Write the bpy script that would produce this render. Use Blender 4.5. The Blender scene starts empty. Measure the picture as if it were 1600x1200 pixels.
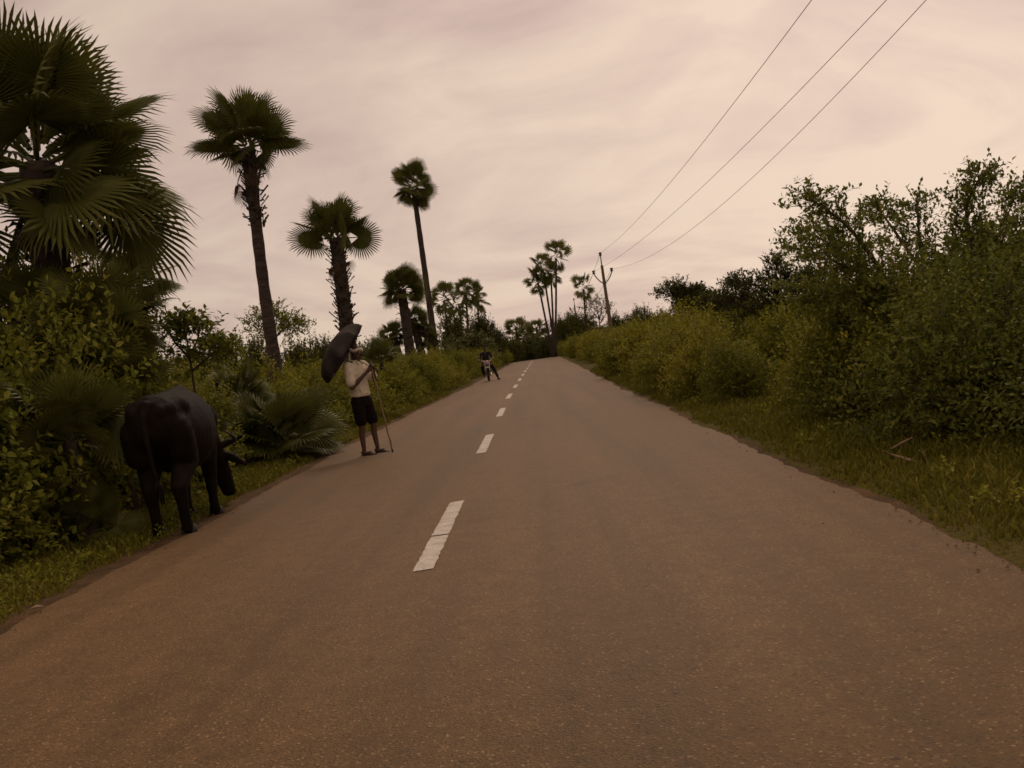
import bpy, math, random
import numpy as np
from mathutils import Vector, Matrix

# ------------------------------------------------------------------ camera
SC = bpy.context.scene
COL = SC.collection
R = math.radians
CAM_H = 1.37
_yw = Vector((32/1600, -58/1600, 1)).normalized()
_zw = -Vector((.14, 1, .03345)).normalized()
_xw = _yw.cross(_zw)
def c2w(v):
    return Vector((v.dot(_xw), v.dot(_yw), v.dot(_zw)))
cam_d = bpy.data.cameras.new('camera'); cam = bpy.data.objects.new('camera', cam_d); COL.objects.link(cam)
cam_d.sensor_width = 36; cam_d.lens = 36.0; cam_d.clip_start = .1; cam_d.clip_end = 3000
_r, _u, _b = c2w(Vector((1, 0, 0))), c2w(Vector((0, -1, 0))), c2w(Vector((0, 0, -1)))
cam.matrix_world = Matrix(((_r.x, _u.x, _b.x, 0), (_r.y, _u.y, _b.y, 0), (_r.z, _u.z, _b.z, CAM_H), (0, 0, 0, 1)))
SC.camera = cam
def at(px, py, Y):
    """world point seen at photograph pixel (px,py) at distance Y along the road"""
    d = c2w(Vector(((px-800)/1600, (py-600)/1600, 1)))
    t = Y/d.y
    return Vector((d.x*t, Y, CAM_H+d.z*t))

# ------------------------------------------------------------------ world: overcast evening sky
W = bpy.data.worlds.new('World'); SC.world = W; W.use_nodes = True
wn, wl = W.node_tree.nodes, W.node_tree.links
wn.clear()
def N(t, **kw):
    n = wn.new(t)
    for k, v in kw.items(): setattr(n, k, v)
    return n
w_out = N('ShaderNodeOutputWorld')
bg_sky = N('ShaderNodeBackground'); bg_cl = N('ShaderNodeBackground'); mixs = N('ShaderNodeMixShader')
SUN_EL, SUN_AZ = R(48), R(12)          # sun behind the cloud, ahead and a little right
sky = N('ShaderNodeTexSky', sky_type='NISHITA', sun_disc=False)
sky.sun_elevation = SUN_EL; sky.sun_rotation = SUN_AZ
bg_sky.inputs['Strength'].default_value = .06
wl.new(sky.outputs[0], bg_sky.inputs['Color'])
tc = N('ShaderNodeTexCoord'); sep = N('ShaderNodeSeparateXYZ'); wl.new(tc.outputs['Generated'], sep.inputs[0])
def M(op, a, b=None, c=None):
    n = N('ShaderNodeMath', operation=op)
    for i, x in enumerate((a, b, c)):
        if x is None: continue
        if isinstance(x, (int, float)): n.inputs[i].default_value = x
        else: wl.new(x, n.inputs[i])
    return n.outputs[0]
zc = M('ADD', M('MAXIMUM', sep.outputs[2], 0.0), .34)
cmb = N('ShaderNodeCombineXYZ')
wl.new(M('DIVIDE', sep.outputs[0], zc), cmb.inputs[0]); wl.new(M('DIVIDE', sep.outputs[1], zc), cmb.inputs[1])
def cloud(rot, scale, loc, nscale, detail, rough, dist):
    mp = N('ShaderNodeMapping'); mp.inputs['Rotation'].default_value = (0, 0, rot); mp.inputs['Scale'].default_value = scale
    mp.inputs['Location'].default_value = loc
    wl.new(cmb.outputs[0], mp.inputs[0])
    nz = N('ShaderNodeTexNoise'); nz.inputs['Scale'].default_value = nscale; nz.inputs['Detail'].default_value = detail
    nz.inputs['Roughness'].default_value = rough; nz.inputs['Distortion'].default_value = dist
    wl.new(mp.outputs[0], nz.inputs['Vector'])
    return nz.outputs['Fac']
n1 = cloud(R(-24), (.85, 1.15, 1), (12.3, 5.5, 0), 1.7, 8, .55, 1.2)
n2 = cloud(R(-14), (.6, 1.6, 1), (7.3, 4.2, 2), 2.8, 7, .6, .6)
n3 = cloud(R(8), (.7, .9, 1), (1.9, 7.7, 5), .45, 3, .5, .1)
cl = M('ADD', M('ADD', M('MULTIPLY', n1, .60), M('MULTIPLY', n2, .17)), M('MULTIPLY', n3, .33))
ramp = N('ShaderNodeValToRGB'); wl.new(cl, ramp.inputs[0])
els = ramp.color_ramp.elements
els[0].position = .42; els[0].color = (.575, .405, .345, 1)
els[1].position = .66; els[1].color = (.90, .695, .545, 1)
e = els.new(.525); e.color = (.735, .54, .45, 1)
# broad glow round the veiled sun, and the warm pale band low in the sky
sdir = Vector((math.sin(SUN_AZ)*math.cos(SUN_EL), math.cos(SUN_AZ)*math.cos(SUN_EL), math.sin(SUN_EL)))
dt = N('ShaderNodeVectorMath', operation='DOT_PRODUCT'); wl.new(tc.outputs['Generated'], dt.inputs[0])
gx = Vector((.42, .85, .30)).normalized(); dt.inputs[1].default_value = gx
glow = M('ADD', .74, M('MULTIPLY', M('POWER', M('MAXIMUM', dt.outputs['Value'], 0.0), 5.0), .30))
mul = N('ShaderNodeMix', data_type='RGBA', blend_type='MULTIPLY'); mul.inputs[0].default_value = 1
wl.new(ramp.outputs[0], mul.inputs[6])
cg = N('ShaderNodeCombineXYZ')
for i in range(3): wl.new(glow, cg.inputs[i])
wl.new(cg.outputs[0], mul.inputs[7])
wl.new(mul.outputs[2], bg_cl.inputs['Color']); bg_cl.inputs['Strength'].default_value = 1.0
mixs.inputs[0].default_value = .94
wl.new(bg_sky.outputs[0], mixs.inputs[1]); wl.new(bg_cl.outputs[0], mixs.inputs[2]); wl.new(mixs.outputs[0], w_out.inputs[0])

sun_d = bpy.data.lights.new('sun', 'SUN'); sun_d.energy = .8; sun_d.angle = R(16); sun_d.color = (1, .80, .60)
sun = bpy.data.objects.new('sun', sun_d); COL.objects.link(sun)
sun.rotation_euler = (-sdir).to_track_quat('-Z', 'Y').to_euler()
VS = SC.view_settings
SC.display_settings.display_device = 'sRGB'
VS.view_transform = 'Standard'; VS.look = 'None'; VS.exposure = 0.0; VS.gamma = 1.0; VS.use_curve_mapping = False
SC.render.engine = 'CYCLES'
SC.cycles.pixel_filter_type = 'BLACKMAN_HARRIS'; SC.cycles.filter_width = 1.6
SC.cycles.max_bounces = 6; SC.cycles.transparent_max_bounces = 4
SC.cycles.use_denoising = True

# ------------------------------------------------------------------ helpers
rng = np.random.default_rng(7); random.seed(7)

def material(name, base, rough=.8, spec=.3, **kw):
    m = bpy.data.materials.new(name); m.use_nodes = True
    b = m.node_tree.nodes['Principled BSDF']
    b.inputs['Base Color'].default_value = (*base, 1); b.inputs['Roughness'].default_value = rough
    b.inputs['Specular IOR Level'].default_value = spec
    for k, v in kw.items(): b.inputs[k.replace('_', ' ')].default_value = v
    return m
def nd(m, t, **kw):
    n = m.node_tree.nodes.new(t)
    for k, v in kw.items(): setattr(n, k, v)
    return n
def lk(m, a, b): m.node_tree.links.new(a, b)
def noise(m, scale, detail=4, rough=.55, vec=None, stretch=None):
    t = nd(m, 'ShaderNodeTexCoord'); n = nd(m, 'ShaderNodeTexNoise')
    n.inputs['Scale'].default_value = scale; n.inputs['Detail'].default_value = detail; n.inputs['Roughness'].default_value = rough
    v = t.outputs['Object']
    if stretch:
        mp = nd(m, 'ShaderNodeMapping'); mp.inputs['Scale'].default_value = stretch; lk(m, v, mp.inputs[0]); v = mp.outputs[0]
    lk(m, v, n.inputs['Vector'])
    return n.outputs['Fac']
def cramp(m, fac, stops):
    r = nd(m, 'ShaderNodeValToRGB'); lk(m, fac, r.inputs[0]); e = r.color_ramp.elements
    while len(e) < len(stops): e.new(.5)
    for i, (p, c) in enumerate(stops): e[i].position = p; e[i].color = (*c, 1)
    return r.outputs[0]
def mixc(m, fac, a, b, blend='MIX'):
    n = nd(m, 'ShaderNodeMix', data_type='RGBA', blend_type=blend)
    for s, v in ((n.inputs[0], fac), (n.inputs[6], a), (n.inputs[7], b)):
        if isinstance(v, (int, float)): s.default_value = v
        elif isinstance(v, tuple): s.default_value = (*v, 1)
        else: lk(m, v, s)
    return n.outputs[2]
def bsdf(m): return m.node_tree.nodes['Principled BSDF']
def bump(m, fac, strength, dist=.02):
    b = nd(m, 'ShaderNodeBump'); b.inputs['Strength'].default_value = strength; b.inputs['Distance'].default_value = dist
    lk(m, fac, b.inputs['Height']); lk(m, b.outputs[0], bsdf(m).inputs['Normal'])

def leaf_mat(name, stops, transl=.3, rough=.6, spec=.12, per_object=.42):
    m = material(name, stops[0][1], rough, spec)
    g = nd(m, 'ShaderNodeNewGeometry'); oi = nd(m, 'ShaderNodeObjectInfo')
    a = nd(m, 'ShaderNodeMath', operation='MULTIPLY'); a.inputs[1].default_value = 1-per_object; lk(m, g.outputs['Random Per Island'], a.inputs[0])
    b = nd(m, 'ShaderNodeMath', operation='MULTIPLY_ADD'); b.inputs[1].default_value = per_object; lk(m, oi.outputs['Random'], b.inputs[0]); lk(m, a.outputs[0], b.inputs[2])
    c = cramp(m, b.outputs[0], stops); lk(m, c, bsdf(m).inputs['Base Color'])
    tr = nd(m, 'ShaderNodeBsdfTranslucent'); lk(m, c, tr.inputs[0])
    mx = nd(m, 'ShaderNodeMixShader'); mx.inputs[0].default_value = transl
    lk(m, bsdf(m).outputs[0], mx.inputs[1]); lk(m, tr.outputs[0], mx.inputs[2])
    lk(m, mx.outputs[0], m.node_tree.nodes['Material Output'].inputs[0])
    return m
M_BROAD = leaf_mat('broad leaf', [(0, (0.105, 0.125, 0.015)), (.6, (0.212, 0.217, 0.026)), (.93, (0.343, 0.289, 0.053)), (1, (0.483, 0.377, 0.091))])
M_YEL = leaf_mat('shrub leaf', [(0, (0.097, 0.111, 0.012)), (.5, (0.200, 0.198, 0.018)), (.85, (0.295, 0.270, 0.028)), (1, (0.414, 0.338, 0.050))])
M_DARK = leaf_mat('dark tree leaf', [(0, (0.048, 0.055, 0.012)), (.7, (0.093, 0.097, 0.019)), (1, (0.142, 0.133, 0.031))], .22)
M_THORN = leaf_mat('thorn tree leaf', [(0, (0.072, 0.093, 0.017)), (.6, (0.140, 0.160, 0.024)), (1, (0.256, 0.243, 0.039))])
M_PALM = leaf_mat('palm frond', [(0, (0.062, 0.067, 0.012)), (.6, (0.104, 0.109, 0.019)), (1, (0.158, 0.148, 0.033))], .22, .5, .2, .6)
M_DRY = leaf_mat('dry palm leaf', [(0, (.05, .036, .02)), (1, (.13, .09, .045))], .1, .8, .2)
M_GRASS = leaf_mat('grass blade', [(0, (0.087, 0.093, 0.012)), (.6, (0.167, 0.154, 0.020)), (.9, (0.246, 0.200, 0.036)), (1, (0.377, 0.300, 0.122))], .25, .7, .1)
M_TWIG = material('twig bark', (.085, .062, .045), .9, .15)
M_PALE = material('dry branch', (.30, .20, .12), .85, .2)
M_BARK = material('palm bark', (.07, .055, .045), .9, .2)
f = noise(M_BARK, 3, 5, .6, stretch=(1, 1, 5)); lk(M_BARK, cramp(M_BARK, f, [(.3, (.028, .020, .016)), (.55, (.058, .042, .033)), (.75, (.105, .078, .060))]), bsdf(M_BARK).inputs['Base Color']); bump(M_BARK, f, .8, .04)
M_STUB = material('leaf stub', (.06, .043, .033), .9, .2)

def link(name, data, mat=None, parent=None, loc=None):
    o = bpy.data.objects.new(name, data); COL.objects.link(o)
    if mat is not None and data is not None:
        for mm in (mat if isinstance(mat, (list, tuple)) else [mat]):
            if not len(data.materials) or mm.name not in [x.name for x in data.materials]: data.materials.append(mm)
    if parent is not None: o.parent = parent
    if loc is not None: o.location = loc
    return o
def tag(o, label=None, cat=None, group=None, kind=None):
    if label: o['label'] = label
    if cat: o['category'] = cat
    if group: o['group'] = group
    if kind: o['kind'] = kind
    return o
def thing(name, label, cat, loc=(0, 0, 0), rz=0, group=None):
    o = link(name, None); o.location = loc; o.rotation_euler = (0, 0, rz); o.empty_display_size = .1
    return tag(o, label, cat, group)
def copy_tree(o, parent=None):
    kids = list(o.children)
    c = o.copy(); COL.objects.link(c)
    if parent is not None: c.parent = parent
    for k in kids: copy_tree(k, c)
    return c
def np_mesh(name, V, F, smooth=False, mi=None):
    """V (n,3), F (m,3) or (m,4) arrays, or a list of such face arrays"""
    me = bpy.data.meshes.new(name)
    Fs = F if isinstance(F, list) else [F]
    V = np.asarray(V, np.float32)
    me.vertices.add(len(V)); me.vertices.foreach_set('co', V.ravel())
    loops = np.concatenate([np.asarray(f, np.int32).ravel() for f in Fs])
    tot = np.concatenate([np.full(len(f), np.asarray(f).shape[1], np.int32) for f in Fs])
    st = np.concatenate([[0], np.cumsum(tot)[:-1]]).astype(np.int32)
    me.loops.add(len(loops)); me.loops.foreach_set('vertex_index', loops)
    me.polygons.add(len(tot)); me.polygons.foreach_set('loop_start', st)
    if mi is not None: me.polygons.foreach_set('material_index', np.asarray(mi, np.int32))
    me.polygons.foreach_set('use_smooth', np.full(len(tot), smooth, bool))
    me.update(calc_edges=True); me.validate()
    return me
class MB:
    def __init__(s): s.v = []; s.f = []; s.m = []
    def add(s, vs, fs, m=0):
        o = len(s.v); s.v += [tuple(v) for v in vs]; s.f += [tuple(i+o for i in f) for f in fs]; s.m += [m]*len(fs)
    def tube(s, pts, rad, n=8, caps=True, m=0, sq=None):
        pts = [Vector(p) for p in pts]; k = len(pts)
        if not isinstance(rad, (list, tuple)): rad = [rad]*k
        vs = []; ref = None
        for i, p in enumerate(pts):
            t = (pts[min(i+1, k-1)]-pts[max(i-1, 0)]).normalized()
            if ref is None: ref = Vector((0, 0, 1)) if abs(t.z) < .9 else Vector((1, 0, 0))
            a = (ref - t*ref.dot(t)).normalized(); b = t.cross(a); ref = a
            for j in range(n):
                an = 2*math.pi*j/n
                vs.append(p+(a*math.cos(an)+b*math.sin(an))*rad[i])
        fs = [(i*n+j, i*n+(j+1) % n, (i+1)*n+(j+1) % n, (i+1)*n+j) for i in range(k-1) for j in range(n)]
        if caps: fs += [tuple(range(n-1, -1, -1)), tuple((k-1)*n+j for j in range(n))]
        s.add(vs, fs, m)
    def rings(s, rings, caps=True, m=0):
        n = len(rings[0]); k = len(rings)
        fs = [(i*n+j, i*n+(j+1) % n, (i+1)*n+(j+1) % n, (i+1)*n+j) for i in range(k-1) for j in range(n)]
        if caps: fs += [tuple(range(n-1, -1, -1)), tuple((k-1)*n+j for j in range(n))]
        s.add([p for r in rings for p in r], fs, m)
    def ball(s, c, r, nu=12, nv=8, m=0, rot=None):
        if not isinstance(r, (list, tuple)): r = (r, r, r)
        c = Vector(c); vs = [Vector((0, 0, -r[2]))]
        for i in range(1, nv):
            ph = -math.pi/2+math.pi*i/nv
            for j in range(nu):
                th = 2*math.pi*j/nu
                vs.append(Vector((r[0]*math.cos(ph)*math.cos(th), r[1]*math.cos(ph)*math.sin(th), r[2]*math.sin(ph))))
        vs.append(Vector((0, 0, r[2]))); L = len(vs)-1
        if rot is not None: vs = [rot @ v for v in vs]
        vs = [v+c for v in vs]
        fs = [(0, 1+(j+1) % nu, 1+j) for j in range(nu)]
        for i in range(nv-2):
            o = 1+i*nu
            fs += [(o+j, o+(j+1) % nu, o+nu+(j+1) % nu, o+nu+j) for j in range(nu)]
        o = 1+(nv-2)*nu
        fs += [(o+j, o+(j+1) % nu, L) for j in range(nu)]
        s.add(vs, fs, m)
    def cap(s, a, b, ra, rb, n=12, m=0):      # capsule with taper
        a, b = Vector(a), Vector(b); d = (b-a).normalized()
        P = [a-d*ra*.95, a-d*ra*.6, a, b, b+d*rb*.6, b+d*rb*.95]
        s.tube(P, [ra*.3, ra*.8, ra, rb, rb*.8, rb*.3], n, True, m)
    def limb(s, pts, rads, n=12):
        for i in range(len(pts)-1): s.cap(pts[i], pts[i+1], rads[i], rads[i+1], n)
    def box(s, c, d, rot=None, m=0):
        c = Vector(c); vs = [Vector((x*d[0]/2, y*d[1]/2, z*d[2]/2)) for x in (-1, 1) for y in (-1, 1) for z in (-1, 1)]
        if rot is not None: vs = [rot @ v for v in vs]
        s.add([v+c for v in vs], [(0, 1, 3, 2), (4, 6, 7, 5), (0, 4, 5, 1), (2, 3, 7, 6), (0, 2, 6, 4), (1, 5, 7, 3)], m)
    def mesh(s, name, smooth=True):
        me = bpy.data.meshes.new(name); me.from_pydata(s.v, [], s.f)
        me.polygons.foreach_set('material_index', s.m); me.polygons.foreach_set('use_smooth', [smooth]*len(s.f)); me.update()
        return me
    def build(s, name, mat, parent=None, smooth=True):
        return link(name, s.mesh(name, smooth), mat, parent)
    def body(s, name, mat, parent, voxel, it=6, fac=.5):
        """all the overlapping pieces fused into one continuous smooth skin"""
        o = s.build(name, mat, parent)
        m = o.modifiers.new('r', 'REMESH'); m.mode = 'VOXEL'; m.voxel_size = voxel; m.use_smooth_shade = True
        q = o.modifiers.new('s', 'SMOOTH'); q.iterations = it; q.factor = fac
        dg = bpy.context.evaluated_depsgraph_get(); dg.update()
        me = bpy.data.meshes.new_from_object(o.evaluated_get(dg)); me.name = name
        o.modifiers.clear(); o.data = me
        if not len(me.materials): me.materials.append(mat)
        return o
def smooth_path(pts, k=6):
    pts = [Vector(p) for p in pts]; out = []
    P = [pts[0]*2-pts[1]]+pts+[pts[-1]*2-pts[-2]]
    for i in range(1, len(P)-2):
        for j in range(k):
            t = j/k; a, b, c, d = P[i-1], P[i], P[i+1], P[i+2]
            out.append(.5*((2*b)+(c-a)*t+(2*a-5*b+4*c-d)*t*t+(3*b-a-3*c+d)*t**3))
    out.append(pts[-1]); return out

def zg(y):
    """ground height along the road: level, then over a low crest beyond 104 m"""
    t = min(max((y-104)/70, 0), 1)
    return -1.7*t*t*(3-2*t)
def zg_np(y):
    t = np.clip((y-104)/70, 0, 1); return -1.7*t*t*(3-2*t)
YL = [-12, 20, 26, 40, 60, 100, 300]; XL = [-3.66, -3.65, -3.6, -3.2, -2.8, -2.35, -2.35]
XR = [2.13, 2.13, 2.12, 2.2, 2.4, 2.6, 2.6]
def xl(y): return np.interp(y, YL, XL)
def xr(y): return np.interp(y, YL, XR)

# ------------------------------------------------------------------ ground, verge, road
def fbm1(x, seed, f0):
    r = np.random.default_rng(seed); out = np.zeros_like(x); a = 1.0
    for k in range(5):
        fr = f0*2**k; out += a*np.sin(x*fr+r.uniform(0, 6.28))*np.sin(x*fr*.37+r.uniform(0, 6.28)); a *= .6
    return out
ys = np.concatenate([np.arange(-12, 260, 4), np.array([300, 400, 600, 900, 1500])]); xs = np.array([-1500, -600, -200, -80, -40, -20, -10, -6, -3, 0, 3, 6, 10, 20, 40, 80, 200, 600, 1500.])
XX, YY = np.meshgrid(xs, ys); ZZ = zg_np(YY)
V = np.stack([XX.ravel(), YY.ravel(), ZZ.ravel()], 1); nx = len(xs)
idx = np.arange(len(V)).reshape(len(ys), nx)
F = np.stack([idx[:-1, :-1].ravel(), idx[:-1, 1:].ravel(), idx[1:, 1:].ravel(), idx[1:, :-1].ravel()], 1)
M_SOIL = material('verge soil', (.1, .08, .04), .95, .1)
f1 = noise(M_SOIL, .9, 6, .6); f2 = noise(M_SOIL, 22, 5, .7)
c1 = cramp(M_SOIL, f1, [(.3, (.066, .062, .013)), (.55, (.105, .088, .019)), (.75, (.15, .105, .036))])
c2 = cramp(M_SOIL, f2, [(.3, (.5, .5, .5)), (.7, (1.25, 1.2, 1.1))])
lk(M_SOIL, mixc(M_SOIL, 1.0, c1, c2, 'MULTIPLY'), bsdf(M_SOIL).inputs['Base Color']); bump(M_SOIL, f2, .7, .04)
tag(link('ground', np_mesh('ground', V, F, True), M_SOIL), kind='structure')

def strip(name, mat, yarr, xa, xb, z, edge=None):
    n = len(yarr); cols = 7
    T = np.linspace(0, 1, cols)[None, :]
    X = xa[:, None]*(1-T)+xb[:, None]*T; Y = np.repeat(yarr[:, None], cols, 1); Z = zg_np(Y)+z
    if edge is not None: Z[:, 0] -= edge; Z[:, -1] -= edge
    V = np.stack([X.ravel(), Y.ravel(), Z.ravel()], 1); ix = np.arange(n*cols).reshape(n, cols)
    F = np.stack([ix[:-1, :-1].ravel(), ix[:-1, 1:].ravel(), ix[1:, 1:].ravel(), ix[1:, :-1].ravel()], 1)
    return tag(link(name, np_mesh(name, V, F, True), mat), kind='structure')
ya = np.concatenate([np.arange(-12, 30, .06), np.arange(30, 120, .4), np.arange(120, 260, 3)])
jl = fbm1(ya, 3, .9)*.045+fbm1(ya, 5, 9)*.014; jr = fbm1(ya, 4, .8)*.05+fbm1(ya, 6, 9)*.014

M_ROAD = material('old asphalt', (.2, .15, .1), .6, .24, Sheen_Weight=.22, Sheen_Roughness=.3, Sheen_Tint=(1.0, .62, .36, 1))
bsdf(M_ROAD).inputs['Specular Tint'].default_value = (.95, .62, .36, 1)
fine = nd(M_ROAD, 'ShaderNodeTexVoronoi'); fine.inputs['Scale'].default_value = 115
t_ = nd(M_ROAD, 'ShaderNodeTexCoord'); lk(M_ROAD, t_.outputs['Object'], fine.inputs['Vector'])
sp = nd(M_ROAD, 'ShaderNodeSeparateColor'); lk(M_ROAD, fine.outputs['Color'], sp.inputs[0])
c_f = cramp(M_ROAD, sp.outputs[0], [(0, (.050, .031, .014)), (.25, (.104, .063, .0265)), (.82, (.124, .075, .031)), (.96, (.168, .105, .048)), (1, (.34, .235, .13))])
big = noise(M_ROAD, .35, 5, .6, stretch=(1, .35, 1)); c_b = cramp(M_ROAD, big, [(.3, (.80, .80, .78)), (.7, (1.14, 1.12, 1.10))])
mid = noise(M_ROAD, 5, 5, .65); c_m = cramp(M_ROAD, mid, [(.28, (.78, .78, .78)), (.7, (1.12, 1.1, 1.1))])
v2 = nd(M_ROAD, 'ShaderNodeTexVoronoi'); v2.inputs['Scale'].default_value = 6; lk(M_ROAD, t_.outputs['Object'], v2.inputs['Vector'])
c_s = cramp(M_ROAD, v2.outputs['Distance'], [(.055, (.35, .33, .3)), (.10, (1, 1, 1))])
v3 = nd(M_ROAD, 'ShaderNodeTexVoronoi'); v3.inputs['Scale'].default_value = 2.3; lk(M_ROAD, t_.outputs['Object'], v3.inputs['Vector'])
c_s3 = cramp(M_ROAD, v3.outputs['Distance'], [(.02, (.4, .37, .33)), (.06, (1, 1, 1))])
# a faint darker, tyre-polished band along each lane
sx = nd(M_ROAD, 'ShaderNodeSeparateXYZ'); lk(M_ROAD, t_.outputs['Object'], sx.inputs[0])
cc = mixc(M_ROAD, 1.0, c_f, c_b, 'MULTIPLY'); cc = mixc(M_ROAD, 1.0, cc, c_m, 'MULTIPLY'); cc = mixc(M_ROAD, .8, cc, c_s, 'MULTIPLY'); cc = mixc(M_ROAD, .8, cc, c_s3, 'MULTIPLY')
trk = noise(M_ROAD, 1.0, 4, .55, stretch=(2.1, .06, 1)); cc = mixc(M_ROAD, 1.0, cc, cramp(M_ROAD, trk, [(.32, (.70, .70, .71)), (.5, (1, 1, 1)), (.68, (1.18, 1.15, 1.12))]), 'MULTIPLY')
stn = noise(M_ROAD, .8, 3, .5); cc = mixc(M_ROAD, 1.0, cc, cramp(M_ROAD, stn, [(.63, (1, 1, 1)), (.72, (.72, .71, .70))]), 'MULTIPLY')
lk(M_ROAD, cc, bsdf(M_ROAD).inputs['Base Color'])
bmx = nd(M_ROAD, 'ShaderNodeMath', operation='ADD'); lk(M_ROAD, fine.outputs['Distance'], bmx.inputs[0]); lk(M_ROAD, mid, bmx.inputs[1])
bump(M_ROAD, bmx.outputs[0], .35, .008)
M_GRAVEL = material('shoulder gravel', (.2, .14, .09), .95, .15)
g1 = noise(M_GRAVEL, 60, 4, .7); g2 = noise(M_GRAVEL, 2.5, 5, .6)
lk(M_GRAVEL, mixc(M_GRAVEL, 1.0, cramp(M_GRAVEL, g1, [(.3, (.07, .042, .02)), (.6, (.15, .09, .042)), (.8, (.27, .18, .10))]), cramp(M_GRAVEL, g2, [(.35, (.55, .55, .5)), (.65, (1.1, 1.05, 1))]), 'MULTIPLY'), bsdf(M_GRAVEL).inputs['Base Color']); bump(M_GRAVEL, g1, .8, .02)
shw = .16+.1*fbm1(ya, 8, .5)
strip('road_shoulder', M_GRAVEL, ya, xl(ya)+jl-.30+fbm1(ya, 11, 1.3)*.05+fbm1(ya, 12, 12)*.02, xl(ya)+.3, .005)
strip('road_shoulder', M_GRAVEL, ya, xr(ya)-.3, xr(ya)+jr+.05+fbm1(ya, 13, 1.1)*.05+fbm1(ya, 14, 12)*.02, .005)
strip('road', M_ROAD, ya, xl(ya)+jl, xr(ya)+jr, .022, .014)

# centre line dashes, 3 m long with 4.5 m gaps
M_PAINT = material('road paint', (.62, .58, .52), .6, .3)
p1 = noise(M_PAINT, 9, 5, .65); p2 = noise(M_PAINT, 70, 3, .6)
lk(M_PAINT, mixc(M_PAINT, 1.0, cramp(M_PAINT, p1, [(.3, (.40, .35, .28)), (.6, (.62, .57, .49))]), cramp(M_PAINT, p2, [(.33, (.45, .36, .28)), (.46, (1, 1, 1))]), 'MULTIPLY'), bsdf(M_PAINT).inputs['Base Color'])
for k in range(13):
    y0 = 6.62+7.38*k; n = 60; yy = np.linspace(y0, y0+3.0, n); xc = -.915+np.interp(yy, [0, 30, 60, 107, 200], [0, .03, .3, .85, .85])
    e1 = rng.normal(0, .004, n); e2 = rng.normal(0, .004, n); w = .068
    xa, xb = xc-w+e1, xc+w+e2
    V = np.stack([np.stack([xa, yy, zg_np(yy)+.027], 1), np.stack([xb, yy, zg_np(yy)+.027], 1)], 1)
    V[0, 1, 1] += .02; V[-1, 0, 1] -= .05
    cr = 24 if k == 0 else -1
    V = V.reshape(-1, 3); F = np.array([(2*i, 2*i+1, 2*i+3, 2*i+2) for i in range(n-1) if i != cr])
    o = tag(link('centre_line_dash', np_mesh('dash', V, F), M_PAINT), kind='structure')

# ------------------------------------------------------------------ foliage generators
def norm(a): return a/np.maximum(np.linalg.norm(a, axis=-1, keepdims=True), 1e-9)
def leaf_cloud(st, di, ln, n, L, Wd, r, broad=False, spread=.9, up=.35, droop=.12):
    """leaves set along twigs: st,di (N,3), ln (N,). n leaves per twig"""
    Nn = len(st)
    t = np.linspace(.12, 1.0, n)[None, :]+r.normal(0, .04, (Nn, n))
    pos = st[:, None, :]+di[:, None, :]*(ln[:, None]*t)[..., None]
    pos[..., 2] -= droop*(ln[:, None]*t**2)
    side = norm(np.cross(di, norm(r.normal(0, 1, (Nn, 3)))))
    sgn = np.where(np.arange(n) % 2 == 0, 1., -1.)[None, :, None]
    d = di[:, None, :]*.55+side[:, None, :]*sgn*spread+r.normal(0, .38, (Nn, n, 3)); d[..., 2] += up*.4; d = norm(d)
    nrm = r.normal(0, .45, (Nn, n, 3)); nrm[..., 2] += .9; nrm += .5*di[:, None, :]
    b = norm(np.cross(nrm, d)); nrm = norm(np.cross(d, b))
    s = r.uniform(.6, 1.25, (Nn, n, 1))
    p = pos.reshape(-1, 3); d = d.reshape(-1, 3); b = b.reshape(-1, 3); nrm = nrm.reshape(-1, 3); s = s.reshape(-1, 1)
    if broad:
        P = [p, p+d*L*s*.35+b*Wd*s*.48+nrm*L*s*.05, p+d*L*s*.72+b*Wd*s*.34+nrm*L*s*.02, p+d*L*s-nrm*L*s*.10, p+d*L*s*.72-b*Wd*s*.34+nrm*L*s*.02, p+d*L*s*.35-b*Wd*s*.48+nrm*L*s*.05]
        V = np.stack(P, 1).reshape(-1, 3); o = np.arange(len(p))[:, None]*6
        F = np.concatenate([o+np.array([[0, 5, 4, 3]]), o+np.array([[0, 3, 2, 1]])])
        return V, F
    P = [p, p+d*L*s*.5+b*Wd*s*.5+nrm*L*s*.06, p+d*L*s-nrm*L*s*.06, p+d*L*s*.5-b*Wd*s*.5+nrm*L*s*.06]
    V = np.stack(P, 1).reshape(-1, 3); o = np.arange(len(p))[:, None]*4
    F = np.concatenate([o+np.array([[0, 3, 2]]), o+np.array([[0, 2, 1]])])
    return V, F
def twig_ribbons(st, di, ln, w=.006, droop=.12):
    e = st+di*ln[:, None]; e[:, 2] -= droop*ln
    s = norm(np.cross(di, np.array([.3, .2, 1.]))); s2 = norm(np.cross(di, s))
    V = np.stack([st+s*w, st-s*.5*w+s2*.8*w, st-s*.5*w-s2*.8*w, e], 1).reshape(-1, 3); o = np.arange(len(st))[:, None]*4
    F = np.concatenate([o+np.array([[0, 1, 3]]), o+np.array([[1, 2, 3]]), o+np.array([[2, 0, 3]])])
    return V, F
def join(parts):
    Vs, Fs, o = [], [], 0
    for V, F in parts:
        Vs.append(V); Fs.append(np.asarray(F)+o); o += len(V)
    return np.concatenate(Vs), Fs
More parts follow.
